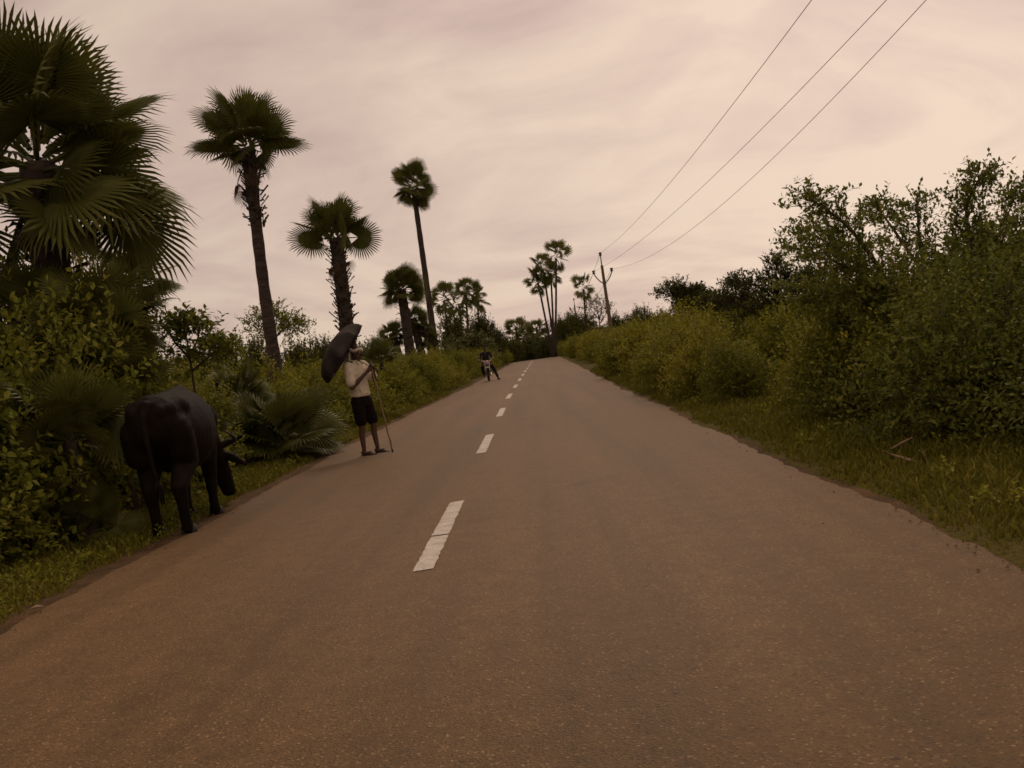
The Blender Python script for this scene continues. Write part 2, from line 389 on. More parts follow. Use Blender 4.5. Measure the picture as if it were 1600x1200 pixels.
def shrub_twigs(r, rx, ry, h, lobes, per, tl, fill=.25, updir=.5, base=.08):
    """twigs sprouting from lobed surface of a shrub"""
    cen = np.stack([r.uniform(-.55, .55, lobes)*rx, r.uniform(-.55, .55, lobes)*ry, r.uniform(.25, .72, lobes)*h], 1)
    rad = np.stack([r.uniform(.34, .55, lobes)*rx, r.uniform(.34, .55, lobes)*ry, r.uniform(.22, .36, lobes)*h], 1)
    cen[:max(1, lobes//3), 2] = h*r.uniform(.2, .3, max(1, lobes//3))
    st, di = [], []
    for c, q in zip(cen, rad):
        u = norm(r.normal(0, 1, (per, 3)))
        k = np.where(r.random(per) < fill, r.uniform(.2, .8, per), r.uniform(.75, 1.0, per))[:, None]
        p = c+u*q*k
        d = u*np.array([1, 1, .7])+r.normal(0, .35, (per, 3)); d[:, 2] += updir
        st.append(p); di.append(norm(d))
    st, di = np.concatenate(st), np.concatenate(di)
    ok = st[:, 2] > base*h*.5; st, di = st[ok], di[ok]
    ln = tl*r.uniform(.55, 1.35, len(st))
    ns = max(6, len(st)//22)                                   # leading shoots that break the outline
    up = np.argsort(-st[:, 2]+r.normal(0, h*.12, len(st)))[:ns]
    sd = r.normal(0, .28, (ns, 3)); sd[:, 2] = 1
    st = np.concatenate([st, st[up]]); di = np.concatenate([di, norm(sd)]); ln = np.concatenate([ln, tl*r.uniform(1.2, 2.3, ns)])
    return st, di, ln, cen
def stems_mesh(r, cen, n, h, r0=.018):
    mb = MB()
    for i in range(n):
        c = Vector(cen[i % len(cen)]); b = Vector((c.x*.25+r.normal(0, .06), c.y*.25+r.normal(0, .06), -.03))
        top = c+Vector((r.normal(0, .12), r.normal(0, .12), h*.16)); mdl = (b+top)/2+Vector((r.normal(0, .06), r.normal(0, .06), .05))
        mb.tube(smooth_path([b, mdl, top], 4), [r0*(1-.75*j/8) for j in range(9)], 5)
    return mb
def shrub_proto(seed, rx, ry, h, lobes, per, tl, nleaf, L, Wd, broad=False, **kw):
    r = np.random.default_rng(seed)
    st, di, ln, cen = shrub_twigs(r, rx, ry, h, lobes, per, tl, **kw)
    LV, LF = leaf_cloud(st, di, ln, nleaf, L, Wd, r, broad)
    k = r.permutation(len(st))[:len(st)//2]
    mb = stems_mesh(r, cen, 10, h)
    sm = mb.mesh('stems')
    TV, TF = twig_ribbons(st[k], di[k], ln[k], .004)
    return np_mesh('foliage', LV, LF), sm, np_mesh('twigs', TV, TF)
def plant(protos, loc, label, group, leafmat, scale=1.0, name='shrub', cat='shrub', rz=None, sz=1.0):
    me, sm, tw = protos
    t = thing(name, label, cat, (loc[0], loc[1], zg(loc[1])+(loc[2] if len(loc) > 2 else 0)), random.uniform(0, 6.28) if rz is None else rz, group)
    t.scale = (scale, scale, scale*sz)
    o = link('foliage', me, leafmat, t); o['kind'] = 'stuff'
    link('stem', sm, M_TWIG, t)
    o = link('twigs', tw, M_TWIG, t); o['kind'] = 'stuff'
    return t

# ------------------------------------------------------------------ fan palms
def frond_mesh(seed, Rb=1.0, pet=.9, seg=36, half=R(142), droop=.22, inner=.5):
    r = np.random.default_rng(seed); mb = MB()
    # petiole: flattened, slightly arched, then the costa into the blade
    P = [(0, 0, 0), (pet*.5, 0, .03*pet), (pet, 0, 0)]
    P = smooth_path(P, 3); n = len(P)
    mb.tube(P, [.038-.020*i/(n-1) for i in range(n)], 5)
    C = Vector((pet, 0, 0)); da = 2*half/seg
    def z(rr, a): return -droop*(rr/Rb)**2*Rb*(.6+.5*abs(a)/half)+.10*Rb*abs(a)/half*(rr/Rb)
    for k in range(seg):
        a = -half+da*(k+.5); RL = Rb*(1-.22*(abs(a)/half)**2)*r.uniform(.9, 1.04); ri = inner*RL
        def pt(rr, an, dz=0): return C+Vector((rr*math.cos(an), rr*math.sin(an), z(rr, an)+dz))
        eL, eR, m, tip = pt(ri, a-da/2, -.012), pt(ri, a+da/2, -.012), pt(ri, a, .018), pt(RL, a+r.normal(0, da*.22), r.normal(-.03, .035)*Rb)
        q = pt(ri+(RL-ri)*.6, a, .008); w = (eR-eL)*.40
        mb.add([C, eL, m, eR, tip, q-w, q+w, q], [(0, 1, 2), (0, 2, 3), (1, 5, 7, 2), (2, 7, 6, 3), (5, 4, 7), (7, 4, 6)])
    return mb.mesh('frond', False)
FRONDS = [frond_mesh(20+i, Rb=1.06, pet=.80, seg=40, droop=.10+.07*i) for i in range(4)]
for m_ in FRONDS: m_.materials.append(M_PALM)
DRYF = [frond_mesh(40+i, Rb=.9, pet=.8, seg=26, half=R(95), droop=.55, inner=.3) for i in range(2)]
for m_ in DRYF: m_.materials.append(M_DRY)
def frond_matrix(base, az, el, roll, s):
    d = Vector((math.cos(el)*math.cos(az), math.cos(el)*math.sin(az), math.sin(el)))
    up = Vector((-math.sin(el)*math.cos(az), -math.sin(el)*math.sin(az), math.cos(el)))
    sd = up.cross(d); c, n_ = math.cos(roll), math.sin(roll)
    y = sd*c+up*n_; zz = d.cross(y)
    m = Matrix(((d.x, y.x, zz.x), (d.y, y.y, zz.y), (d.z, y.z, zz.z))).to_4x4()
    return Matrix.Translation(base) @ m @ Matrix.Diagonal((s, s, s, 1))
def crown_specs(seed, n, r0, top, el_hi, el_lo, length=0.0, trunk_r=.12, rollsd=.55, lean=Vector((0, 0, 0))):
    r = random.Random(seed); out = []
    for i in range(n):
        t = i/(n-1); az = i*2.39996+r.uniform(-.35, .35); el = el_hi+(el_lo-el_hi)*t**.9+r.uniform(-.26, .2)
        s = r0*r.uniform(.78, 1.14)*(.82 if t < .12 else 1)
        b = top-Vector((0, 0, length*t))-lean*length*t+Vector((math.cos(az), math.sin(az), 0))*trunk_r*.7
        out.append((b, az, el, r.gauss(0, rollsd), s))
    return out
def palm_trunk(pts, rads, seed, parent, mat=None, stub_from=None, n=14):
    r = random.Random(seed); P = smooth_path(pts, 10); k = len(P)
    rr = np.interp(np.linspace(0, 1, k), np.linspace(0, 1, len(rads)), rads)
    mb = MB(); mb.tube(P, [float(q)*(1+.04*((i % 2)*2-1)) for i, q in enumerate(rr)], n)
    return mb.build('trunk', mat or M_BARK, parent)
def stubs(parent, p0, p1, rad, n, seed, size=.28, flare=.6):
    """persistent old leaf bases, pointing up and out of the trunk"""
    r = random.Random(seed); mb = MB()
    for i in range(n):
        t = (i+.5)/n; az = i*2.39996+r.uniform(-.3, .3); c = p0.lerp(p1, t)
        o = Vector((math.cos(az), math.sin(az), 0)); s = size*r.uniform(.6, 1.3)
        b = c+o*rad*.85; tip = b+o*s*flare*r.uniform(.5, 1.6)+Vector((0, 0, s*r.uniform(-.5, 1.0)))+Vector((r.uniform(-.06, .06), r.uniform(-.06, .06), 0))
        sd = Vector((-o.y, o.x, 0)); w = .085*r.uniform(.7, 1.2)
        dn = Vector((0, 0, -.10))
        mb.add([b+sd*w+dn, b-sd*w+dn, b-o*.05+dn, tip+sd*w*.45, tip-sd*w*.3+Vector((0, 0, .05)), tip+o*.03], [(0, 1, 4, 3), (1, 2, 5, 4), (2, 0, 3, 5), (3, 4, 5)])
    o = mb.build('leaf_bases', M_STUB, parent, False); o['kind'] = 'stuff'
    return o
def palm(name, label, foot, top, rads, specs, seed, group=None, stubspan=None, ndry=0, trunkmat=None, meshes=None):
    t = thing(name, label, 'palm tree', foot, 0, group); f = Vector(foot)
    top = Vector(top); bend = Vector((random.Random(seed).uniform(-.06, .06), 0, 0))*(top-f).length*.15
    pts = [Vector((0, 0, -.1)), (top-f)*.5+bend, top-f]
    palm_trunk(pts, rads, seed, t, trunkmat)
    for i, (b, az, el, ro, s) in enumerate(specs):
        o = link('frond', (meshes or FRONDS)[i % len(meshes or FRONDS)], None, t); o.matrix_local = frond_matrix(Vector(b)-f, az, el, ro, s)
    if stubspan:
        a, b2, n, size = stubspan
        stubs(t, (top-f)*a, (top-f)*b2, rads[-1], n, seed, size)
    rr = random.Random(seed+9)
    for i in range(ndry):
        az = rr.uniform(0, 6.28); o = link('dry_frond', DRYF[i % 2], None, t)
        o.matrix_local = frond_matrix((top-f)*rr.uniform(.90, .97)+Vector((math.cos(az), math.sin(az), 0))*rads[-1], az, R(rr.uniform(-80, -58)), rr.gauss(0, .4), rr.uniform(.6, .85))
    return t

MID = [frond_mesh(65+i, pet=.92, Rb=.92, seg=26, half=R(150), droop=.2) for i in range(3)]
for m_ in MID: m_.materials.append(M_PALM)
NEARF = [frond_mesh(75+i, Rb=1.0, pet=.84, seg=44, half=R(138), droop=.20+.10*i) for i in range(4)]
for m_ in NEARF: m_.materials.append(M_PALM)
# P1: the big young palmyra at the left edge
Y = 14.0; top = at(58, 256, Y); foot = at(84, 500, Y); foot.z = 0; foot.x = at(80, 470, Y).x+.15
sp_ = [(b_, a_, e_, r_, s_*(.90+.26*i_/45)) for i_, (b_, a_, e_, r_, s_) in enumerate(crown_specs(3, 46, 1.0, top+Vector((0, 0, .55)), R(86), R(-27), 1.0, .22, .75))]
for az_, el_, s_, dz_ in ((-.35, -.45, 1.10, -.1), (.15, -.34, 1.12, -.1)):   # long old fans hanging out to the side
    sp_.append((top+Vector((math.cos(az_)*.2, math.sin(az_)*.2, dz_)), az_, el_, .5, s_))
palm('palmyra_palm', 'large dense young palm at the left edge with wide drooping fan fronds', foot, top, [.27, .26, .24], sp_, 31, stubspan=(.55, .90, 46, .34), ndry=3, meshes=NEARF)
# P2: tall palm with a clean lean trunk and a round crown
Y = 35.0; top = at(387, 232, Y); foot = at(431, 575, Y); foot.z = 0
palm('palmyra_palm', 'tall palm with round fan crown and ragged dry leaf bases below it', foot, top, [.29, .23, .20, .20, .26], crown_specs(5, 25, 1.06, top+Vector((0, 0, .35)), R(88), R(-14), .35, .15, .7), 32, stubspan=(.72, .985, 95, .30), ndry=3)
# P3: shorter palm with a shaggy trunk
Y = 45.0; top = at(525, 372, Y); foot = at(541, 530, Y); foot.z = 0
palm('palmyra_palm', 'medium palm behind the umbrella, its whole trunk shaggy with old leaf bases', foot, top, [.38, .32, .30], crown_specs(6, 22, 1.04, top+Vector((0, 0, .25)), R(88), R(0), .3, .15, .7), 33, stubspan=(.40, .97, 170, .36), ndry=2)
# P4: very tall slender palm
Y = 80.0; top = at(645, 288, Y); foot = at(673, 495, Y); foot.z = 0
palm('palmyra_palm', 'tallest palm, very slender bare trunk with a small rounded crown', foot, top-Vector((0, 0, .5)), [.30, .23, .19], crown_specs(8, 40, 1.0, top+Vector((0, 0, .35)), R(88), R(-62), .9, .12, .9), 34, meshes=MID)
# P5: stocky palm with lower offshoots
Y = 70.0; top = at(627, 452, Y); foot = at(640, 545, Y); foot.z = 0
palm('palmyra_palm', 'stocky palm with a bushy crown beside the tall slender palm', foot, top, [.40, .34, .32], crown_specs(9, 36, .92, top+Vector((0, 0, .35)), R(88), R(-20), .6, .2, .8), 35, stubspan=(.3, .95, 60, .5))
for (px, py, s, lab) in ((645, 497, .72, 'leaning lower palm crown just right of the stocky palm trunk'), (613, 520, .62, 'low drooping palm left of the stocky palm trunk'), (664, 512, .36, 'small palm at the foot of the tall slender palm'), (672, 528, .5, 'lowest small palm under the tall slender palm')):
    top = at(px, py, 71.5); foot = Vector((top.x+.5, 71.5, 0))
    palm('young_palm', lab, foot, top, [.3, .28], crown_specs(int(px), 22, s*.95, top, R(85), R(-45), .3, .15, .8), int(px), meshes=FRONDS[:2])
# far palms: three slender groups
FAR = [frond_mesh(60+i, pet=.95, Rb=.78, seg=15, half=R(150), droop=.25) for i in range(2)]
for m_ in FAR: m_.materials.append(M_PALM)
far_list = [
 (693, 463, 697, 520, 105, 1.05, 'leftmost small-crowned palm above the dark round tree'),
 (727, 453, 730, 520, 106, 1.0, 'small-crowned palm in the middle above the two dark trees'),
 (745, 462, 748, 520, 108, .95, 'right-hand small-crowned palm above the second dark tree'),
 (716, 470, 722, 520, 107, .75, 'low palm crown peeking between the two dark trees'),
 (868, 397, 870, 543, 108, 1.0, 'tallest of the thin palms by the road end, pale trunk'),
 (848, 417, 862, 505, 112, 1.05, 'leaning thin palm left of the tall pale-trunked one'),
 (840, 436, 855, 500, 113, .95, 'leftmost thin leaning palm near the road end'),
 (860, 424, 861, 505, 114, .85, 'thin palm whose crown touches the tall pale-trunked one'),
 (911, 446, 912, 500, 120, .88, 'lone slim palm left of the power pole'),
]
for i, (tx, ty, bx, by, Y, s, lab) in enumerate(far_list):
    top = at(tx, ty, Y); foot = at(bx, by, Y)
    foot.x += (foot.x-top.x)*.3; foot.z = zg(Y)
    palm('palmyra_palm', lab, foot, top-Vector((0, 0, .4)), [.15, .11, .10], crown_specs(70+i, 19, s, top+Vector((0, 0, .3)), R(88), R(-65), .9, .1, 1.0), 70+i, 'thin palms in the distance', meshes=FAR, trunkmat=M_BARK)
for i, (px, py, Y) in enumerate(((806, 512, 150), (838, 513, 152), (822, 522, 155))):
    top = at(px, py, Y); foot = Vector((top.x, Y, zg(Y)))
    palm('coconut_palm', ('far low palm silhouette over the road end, left one', 'far low palm silhouette over the road end, right one', 'small far palm between two palm silhouettes')[i], foot, top, [.2, .16], crown_specs(90+i, 20, 1.15, top, R(70), R(-40), .3, .1, 1.0), 90+i, 'low palms at the road end', meshes=FAR)

# fan-leaved young palms low in the scrub
def palm_shrub(label, px, py, Y, s, n, seed, hi=82, lo=-12, base=None):
    c = at(px, py, Y); t = thing('fan_palm_shrub', label, 'young palm', (c.x, Y, 0), 0, 'young fan palms in the left scrub')
    hgt = max(.12, c.z-s*.55) if base is None else base
    mb = MB(); mb.tube([(0, 0, -.1), (.03, 0, hgt*.5), (0, 0, hgt)], [.17*s+.04, .16*s+.03, .12*s], 9); mb.build('trunk', M_STUB, t)
    for i, (b, az, el, ro, sc_) in enumerate(crown_specs(seed, n, s, Vector((0, 0, hgt)), R(hi), R(lo), .1, .08, .55)):
        o = link('frond', FRONDS[i % 4], None, t); o.matrix_local = frond_matrix(b, az, el, ro, sc_)
    return t
palm_shrub('big fan palm rising above the left scrub under the large palm', 148, 462, 12.6, .50, 22, 101)
palm_shrub('spiky fan palm at the far left edge above the scrub', 22, 450, 12.9, .48, 16, 102)
palm_shrub('fan palm half buried in the broad-leaved scrub left of the buffalo', 100, 640, 10.3, .44, 22, 103, lo=5)
palm_shrub('rounded fan palm beyond the buffalo on the verge', 432, 640, 17.6, .60, 30, 104, base=.40)
palm_shrub('upright fan palm behind vines with a dense flat top', 212, 412, 17.5, .44, 24, 105, lo=-35)
palm_shrub('small fan palm in the scrub right of the umbrella', 592, 545, 36, .5, 16, 106)
palm_shrub('spiky young fan palm in the scrub close behind the buffalo rump', 165, 560, 12.2, .46, 20, 108, lo=10)
palm_shrub('young fan palm at the left edge among broad leaves', 18, 560, 12.0, .46, 18, 109, lo=10)
palm_shrub('small fan palm on the verge between the buffalo and the rounded fan palm', 372, 600, 19.5, .42, 18, 110, lo=10)
palm_shrub('low fan palm beneath the scrub left of the buffalo rump', 120, 735, 10.3, .3, 12, 107, base=.2)

# ------------------------------------------------------------------ shrubs and trees
A = [shrub_proto(200+i, 1.25, 1.25, 1.9, 9, 175, .38, 10, .078, .046, True) for i in range(3)]        # broad-leaved
A2 = [shrub_proto(210+i, .95, .95, .95, 8, 80, .30, 8, .085, .055, True) for i in range(2)]         # low broad-leaved
B = [shrub_proto(220+i, 1.1, 1.1, 1.5, 10, 130, .40, 10, .065, .040, updir=.8) for i in range(3)]   # yellowish shrubs
B2 = [shrub_proto(230+i, 1.15, 1.15, 1.55, 7, 85, .40, 9, .105, .060, updir=.7) for i in range(5)]  # the same, seen farther off
Cc = [shrub_proto(240+i, 1.2, 1.2, 1.5, 10, 130, .42, 11, .070, .034, updir=.2) for i in range(3)]  # thorny dark scrub
D = [shrub_proto(250+i, 2.6, 2.6, 4.6, 16, 110, .7, 8, .24, .16, updir=.2, fill=.15) for i in range(3)]  # far round trees
G_L = 'broad-leaved shrubs of the left scrub'
def many(plist, pts, labs, group, mat, name='shrub', cat='shrub', alt=None):
    for i, p in enumerate(pts):
        x, y, s = p[:3]; sz = p[3] if len(p) > 3 else 1
        pl, m_ = (plist, mat) if alt is None or (i*7) % 5 else alt
        plant(pl[i % len(pl)], (x, y), labs if isinstance(labs, str) else labs[i], group, m_, s, name, cat, sz=sz)
# near left, behind and beside the buffalo
many(A, [(-6.1, 9.9, 1.0, 1.1), (-6.0, 11.6, 1.08, 1.22), (-5.7, 13.2, 1.05, 1.2), (-7.0, 13.0, 1.15, 1.45), (-8.4, 15.8, 1.2, 1.35), (-6.7, 15.6, 1.15, 1.2)],
     ['broad-leaved bush at the left edge behind the low verge bush', 'bushy broad-leaved shrub behind the buried fan palm', 'tall leafy scrub just behind the buffalo', 'high scrub at the foot of the large palm', 'leafy scrub far left beneath the large palm fronds', 'leafy scrub under the flat-topped fan palm'], G_L, M_BROAD)
many(A, [(-7.6, 17.8, 1.1, 1.75), (-5.6, 15.8, .72, .85), (-6.2, 18.2, .8, 1.0), (-5.5, 21.0, .70, .9), (-7.0, 21.5, .95, .95), (-8.6, 24, 1.1, 1.0)],
     ['vine-hung thicket under the flat-topped fan palm', 'bush beyond the buffalo back', 'bush left of the rounded fan palm', 'bush behind the rounded fan palm', 'bush between the fan palm and the tall palm trunk', 'bush below the pale feathery tree'], G_L, M_BROAD)
many(A2, [(-5.35, 8.9, .80, .9), (-5.5, 10.0, .85, .9), (-5.25, 11.3, .62, .9), (-5.0, 14.2, .62), (-5.9, 16.4, .6), (-5.2, 21.4, .7), (-4.9, 22.5, .6)],
     ['low bush in the bottom left corner above the grass', 'low bush beside the left verge, second from the corner', 'small low bush left of the buffalo legs', 'small bush beyond the buffalo head', 'small bush in front of the rounded fan palm', 'small bush between fan palm and man', 'small bush behind the man with umbrella'], 'low broad-leaved bushes on the left verge', M_BROAD)
LEAF1 = np_mesh('leaf', *leaf_cloud(np.array([[0., 0, 0]]), np.array([[1., 0, 0]]), np.array([.001]), 1, .092, .056, np.random.default_rng(1), True)); LEAF1.materials.append(M_BROAD)
def single_leaves(t, proto, n, k):
    """leaves one can pick apart on the nearest bushes: each an object on its shrub"""
    V = np.empty(len(proto.vertices)*3, np.float32); proto.vertices.foreach_get('co', V); V = V.reshape(-1, 6, 3)
    u = np.empty(len(LEAF1.vertices)*3, np.float32); LEAF1.vertices.foreach_get('co', u); u = u.reshape(6, 3)
    def fr(q):
        d = q[3]-q[0]; L = np.linalg.norm(d); d = d/L; w = q[1]-q[5]; w = w-d*w.dot(d); w = w/np.linalg.norm(w); return np.stack([d, w, np.cross(d, w)], 1), L
    A0, L0 = fr(u); r = np.random.default_rng(k); c = V.reshape(-1, 3).mean(0)
    for i in r.permutation(len(V))[:n]:
        A1, L1 = fr(V[i]); Rm = A1 @ A0.T; out = V[i, 0]-c; out = out/max(np.linalg.norm(out), 1e-6)*.05
        m = Matrix(Rm.tolist()).to_4x4(); m.translation = Vector((V[i, 0]+out-Rm @ u[0]*L1/L0).tolist()); m = m @ Matrix.Scale(L1/L0, 4)
        o = link('leaf', LEAF1, None, t); o.matrix_local = m
for o_ in [o for o in COL.objects if o.get('group') == G_L][:3]: single_leaves(o_, A[0][0] if o_.children[0].data == A[0][0] else o_.children[0].data, 110, 3)
for o_ in [o for o in COL.objects if o.get('group') == 'low broad-leaved bushes on the left verge'][:2]: single_leaves(o_, o_.children[0].data, 110, 4)
# yellowish shrubs along the left road edge towards the distance
r_ = random.Random(5); pts = []
y = 24.5
while y < 118:
    pts.append((float(xl(y))-1.2+r_.uniform(-.2, .2), y, r_.uniform(.58, .92)*(1 if y < 60 else 1.05))); y += r_.uniform(1.2, 2.3)+y*.012
many(B2, [p for p in pts if p[1] < 50], 'low yellow-green shrub on the left road edge between man and motorcycle', 'low left edge shrubs (man to motorcycle)', M_YEL)
many(B2, [p for p in pts if p[1] >= 50], 'low yellow-green shrub on the left road edge beyond the motorcycle', 'low left edge shrubs (beyond the motorcycle)', M_YEL)
pts = []
y = 26
while y < 118:
    for k in range(2): pts.append((float(xl(y))-3.4-2.7*k+r_.uniform(-.5, .5), y+r_.uniform(-.8, .8), r_.uniform(.85, 1.1)))
    y += 2.6+y*.02
many(B2, [p for p in pts if p[1] < 50], 'taller olive shrub behind the left edge shrubs, nearer than the motorcycle', 'olive shrubs behind the left edge (nearer)', M_BROAD)
many(B2, [p for p in pts if p[1] >= 50], 'taller olive shrub behind the left edge shrubs, beyond the motorcycle', 'olive shrubs behind the left edge (farther)', M_BROAD)
# right of the road
def zone(lab, pts, grp, mat=None, plist=None):
    for lo_, hi_, where in ((0, 50, 'nearer than the power pole'), (50, 84, 'beside the power pole, farther than the motorcycle'), (84, 999, 'at the far road end')):
        many(plist or B2, [p for p in pts if lo_ <= p[1] < hi_], lab+' '+where, grp+(' (nearer)' if lo_ == 0 else ' (middle)' if lo_ == 50 else ' (far)'), mat or M_YEL)
pts = []
y = 10.5
while y < 122:
    off = 1.8 if 9.5 < y < 15.5 else 1.15
    pts.append((float(xr(y))+off+r_.uniform(-.25, .5), y, r_.uniform(.55, 1.05)*(.9 if y < 20 else 1))); y += r_.uniform(1.3, 2.3)+y*.010
ordn = ['first', 'second', 'third', 'fourth', 'fifth', 'sixth', 'seventh', 'eighth', 'ninth', 'tenth']
many(B, pts[:8], ['yellow-green shrub on the right verge edge, %s in the front row beyond the dark thicket' % w for w in ordn[:8]], 'yellow-green shrubs along the right verge', M_YEL)
zone('front row yellow-green shrub on the right verge', pts[8:], 'front row shrubs on the right verge')
pts = []
y = 13.5
while y < 122:
    pts.append((float(xr(y))+3.2+r_.uniform(-.3, .4), y, r_.uniform(.75, 1.08)*(.78 if y < 22 else 1)))
    pts.append((float(xr(y))+5.4+r_.uniform(-.5, .6), y+.8, r_.uniform(.85, 1.2)*(.8 if y < 22 else 1))); y += r_.uniform(1.7, 2.8)+y*.016
zone('taller shrub behind the front row', pts, 'shrubs behind the right hedge')
pts = []
y = 17
while y < 118:
    pts.append((float(xr(y))+7.6+r_.uniform(-.5, 1.2), y, r_.uniform(.95, 1.4))); y += 2.6+y*.03
zone('dark scrub tree', pts, 'dark scrub trees behind the right shrubs', M_DARK)
# near right thicket
many(Cc, [(3.95, 9.3, .85), (4.4, 7.9, .92), (5.4, 9.6, 1.05), (4.3, 10.9, .98), (6.0, 8.0, 1.05, 1.0), (6.2, 11.2, 1.15, 1.0), (5.2, 12.6, 1.1, 1.0), (4.1, 12.7, .9), (7.2, 13.2, 1.25, 1.1), (3.95, 7.1, .42), (6.8, 15.2, 1.2, 1.05)],
     ['dark thorny bush nearest the right verge with fallen twigs before it', 'dark thorny bush at the right edge of the photo', 'thick thorny bush behind the nearest right bush', 'thorny bush left under the tall thorn tree', 'thorny thicket at the far right edge', 'thorny thicket under the spire of the thorn tree', 'dense scrub under the middle of the thorn tree', 'thorny bush at the left foot of the thorn tree', 'tall scrub behind the right edge thicket', 'small weedy bush on the right verge', 'tall scrub behind the thorn tree'], 'thorny bushes of the right thicket', M_THORN)

# the thorn tree on the right: crooked limbs carrying feathery sprays
def limb_tree(name, label, cat, root, limbs, mat, seed, per, tl, nleaf, L, Wd, spread, thick=.05, jit=.35, group=None, up=.3):
    r = np.random.default_rng(seed); t = thing(name, label, cat, (root[0], root[1], zg(root[1])), 0, group); rt = Vector(t.location)
    mb = MB(); st, di = [], []
    for pts, w, dens in limbs:
        P = smooth_path([Vector(p)-rt for p in pts], 8)
        mb.tube(P, [max(.006, thick*w*(1-.85*i/(len(P)-1))) for i in range(len(P))], 6)
        n = int(per*dens)
        tt = r.uniform(.12, 1.0, n)**.8*(len(P)-1.001)
        for q in tt:
            i = int(q); p = P[i].lerp(P[i+1], q-i); tg = (P[i+1]-P[i]).normalized()
            sp_ = spread*(1.15-.75*q/len(P))
            off = r.normal(0, 1, 3); off[2] *= .55; off *= sp_/1.6
            st.append((p.x+off[0], p.y+off[1], p.z+off[2]))
            d = np.array(tg)*.7+off/max(np.linalg.norm(off), 1e-6)*.8+r.normal(0, jit, 3); d[2] += up; di.append(d)
    st, di = np.array(st), norm(np.array(di)); ln = tl*r.uniform(.5, 1.4, len(st))
    ok = st[:, 2] > .1; st, di, ln = st[ok], di[ok], ln[ok]
    V, F = leaf_cloud(st, di, ln, nleaf, L, Wd, r, droop=.2)
    mb.build('trunk', M_TWIG, t)
    o = link('crown', np_mesh('crown', V, F), mat, t); o['kind'] = 'stuff'
    V, F = twig_ribbons(st, di, ln, .005, .2); o = link('twigs', np_mesh('twigs', V, F), M_TWIG, t); o['kind'] = 'stuff'
    return t
Y = 11.8; q = lambda x, y, dy=0: at(x, y, Y+dy)
rt = Vector((q(1450, 600).x, Y, 0))
limbs = [([rt, q(1450, 560), q(1380, 430, -.3), q(1325, 355, -.6), q(1258, 305, -.7)], 1.0, 1.5),
 ([q(1395, 445), q(1320, 400, .3), q(1258, 355, .4)], .6, .8),
 ([q(1420, 480), q(1330, 420, -.6), q(1240, 388, -.8)], .6, .8),
 ([q(1440, 540), q(1320, 480, .5), q(1235, 450, 1.0)], .7, .9),
 ([rt, q(1470, 520), q(1440, 400, .4), q(1432, 312, .6)], .9, 1.0),
 ([q(1445, 430), q(1390, 350, .8), q(1370, 325, .9)], .5, .55),
 ([rt, q(1500, 520), q(1520, 400), q(1510, 330), q(1535, 268)], 1.0, 1.6),
 ([q(1520, 420), q(1560, 370, .3), q(1588, 300, .4)], .5, .7),
 ([rt, q(1540, 500, .5), q(1600, 400, .7), q(1650, 330, .8)], .9, 1.4),
 ([q(1450, 520), q(1390, 480, -.5), q(1340, 450, -.8)], .7, 1.2), ([q(1500, 500), q(1540, 440, -.6), q(1590, 420, -.8)], .7, 1.2)]
limb_tree('thorn_tree', 'tall ragged thorn tree on the right with a leafy spire and outstretched limbs', 'tree', rt, limbs, M_THORN, 301, 165, .26, 11, .064, .032, .19)
Y = 24; rt = Vector((q(1215, 520).x, Y, 0))
limb_tree('thorn_tree', 'layered spiky thorn tree left of the tall ragged one', 'tree', rt, [([rt, q(1215, 470), q(1212, 410)], 1.2, 1.2), ([q(1215, 480), q(1180, 455), q(1150, 440, .5)], .7, 1), ([q(1215, 470), q(1250, 440), q(1270, 430, -.5)], .7, 1), ([q(1200, 500), q(1150, 475), q(1110, 470, .5)], .7, 1)], M_DARK, 302, 200, .34, 10, .09, .045, .30)
Y = 52; rt = Vector((q(1070, 520).x, Y, 0))
limb_tree('vine_covered_tree', 'dome-shaped tree with flat bare twigs on top above the right hedge', 'tree', rt, [([rt, q(1070, 490), q(1060, 452)], 2, 1.6), ([q(1070, 490), q(1080, 470), q(1088, 452)], 2, 1.4), ([q(1075, 500), q(1095, 480), q(1104, 462)], 1.5, 1.2), ([q(1062, 470), q(1045, 456), q(1026, 462)], .6, .12), ([q(1080, 460), q(1060, 444), q(1040, 450)], .6, .2), ([q(1095, 480), q(1115, 470), q(1125, 464)], .6, .12)], M_DARK, 303, 420, .32, 9, .13, .07, .42)
Y = 105; rt = Vector((q(938, 510).x, Y, zg(Y)))
limb_tree('sparse_tree', 'thin grey half-bare tree between lone palm and power pole', 'tree', rt, [([rt, q(936, 500), q(930, 470)], 2, .5), ([q(937, 500), q(924, 485), q(920, 475)], 1.2, .4), ([q(937, 500), q(940, 480), q(938, 470)], 1.2, .4), ([q(938, 505), q(946, 492), q(948, 482)], 1.2, .3)], M_DARK, 304, 120, .8, 7, .2, .1, .7)
Y = 37.5; rt = Vector((q(428, 540).x, Y, 0))
limb_tree('feathery_tree', 'pale feathery sapling beside the tall palm trunk', 'tree', rt, [([rt, q(428, 520), q(412, 485)], .7, .7), ([q(428, 525), q(432, 500), q(428, 480)], .6, .5), ([q(428, 530), q(450, 510), q(468, 505)], .6, .7), ([q(428, 530), q(440, 515), q(448, 495)], .6, .6), ([q(425, 540), q(405, 520), q(396, 505)], .6, .5)], M_YEL, 305, 120, .45, 9, .12, .06, .4)
Y = 14; rt = Vector((q(300, 600).x, Y, 0))
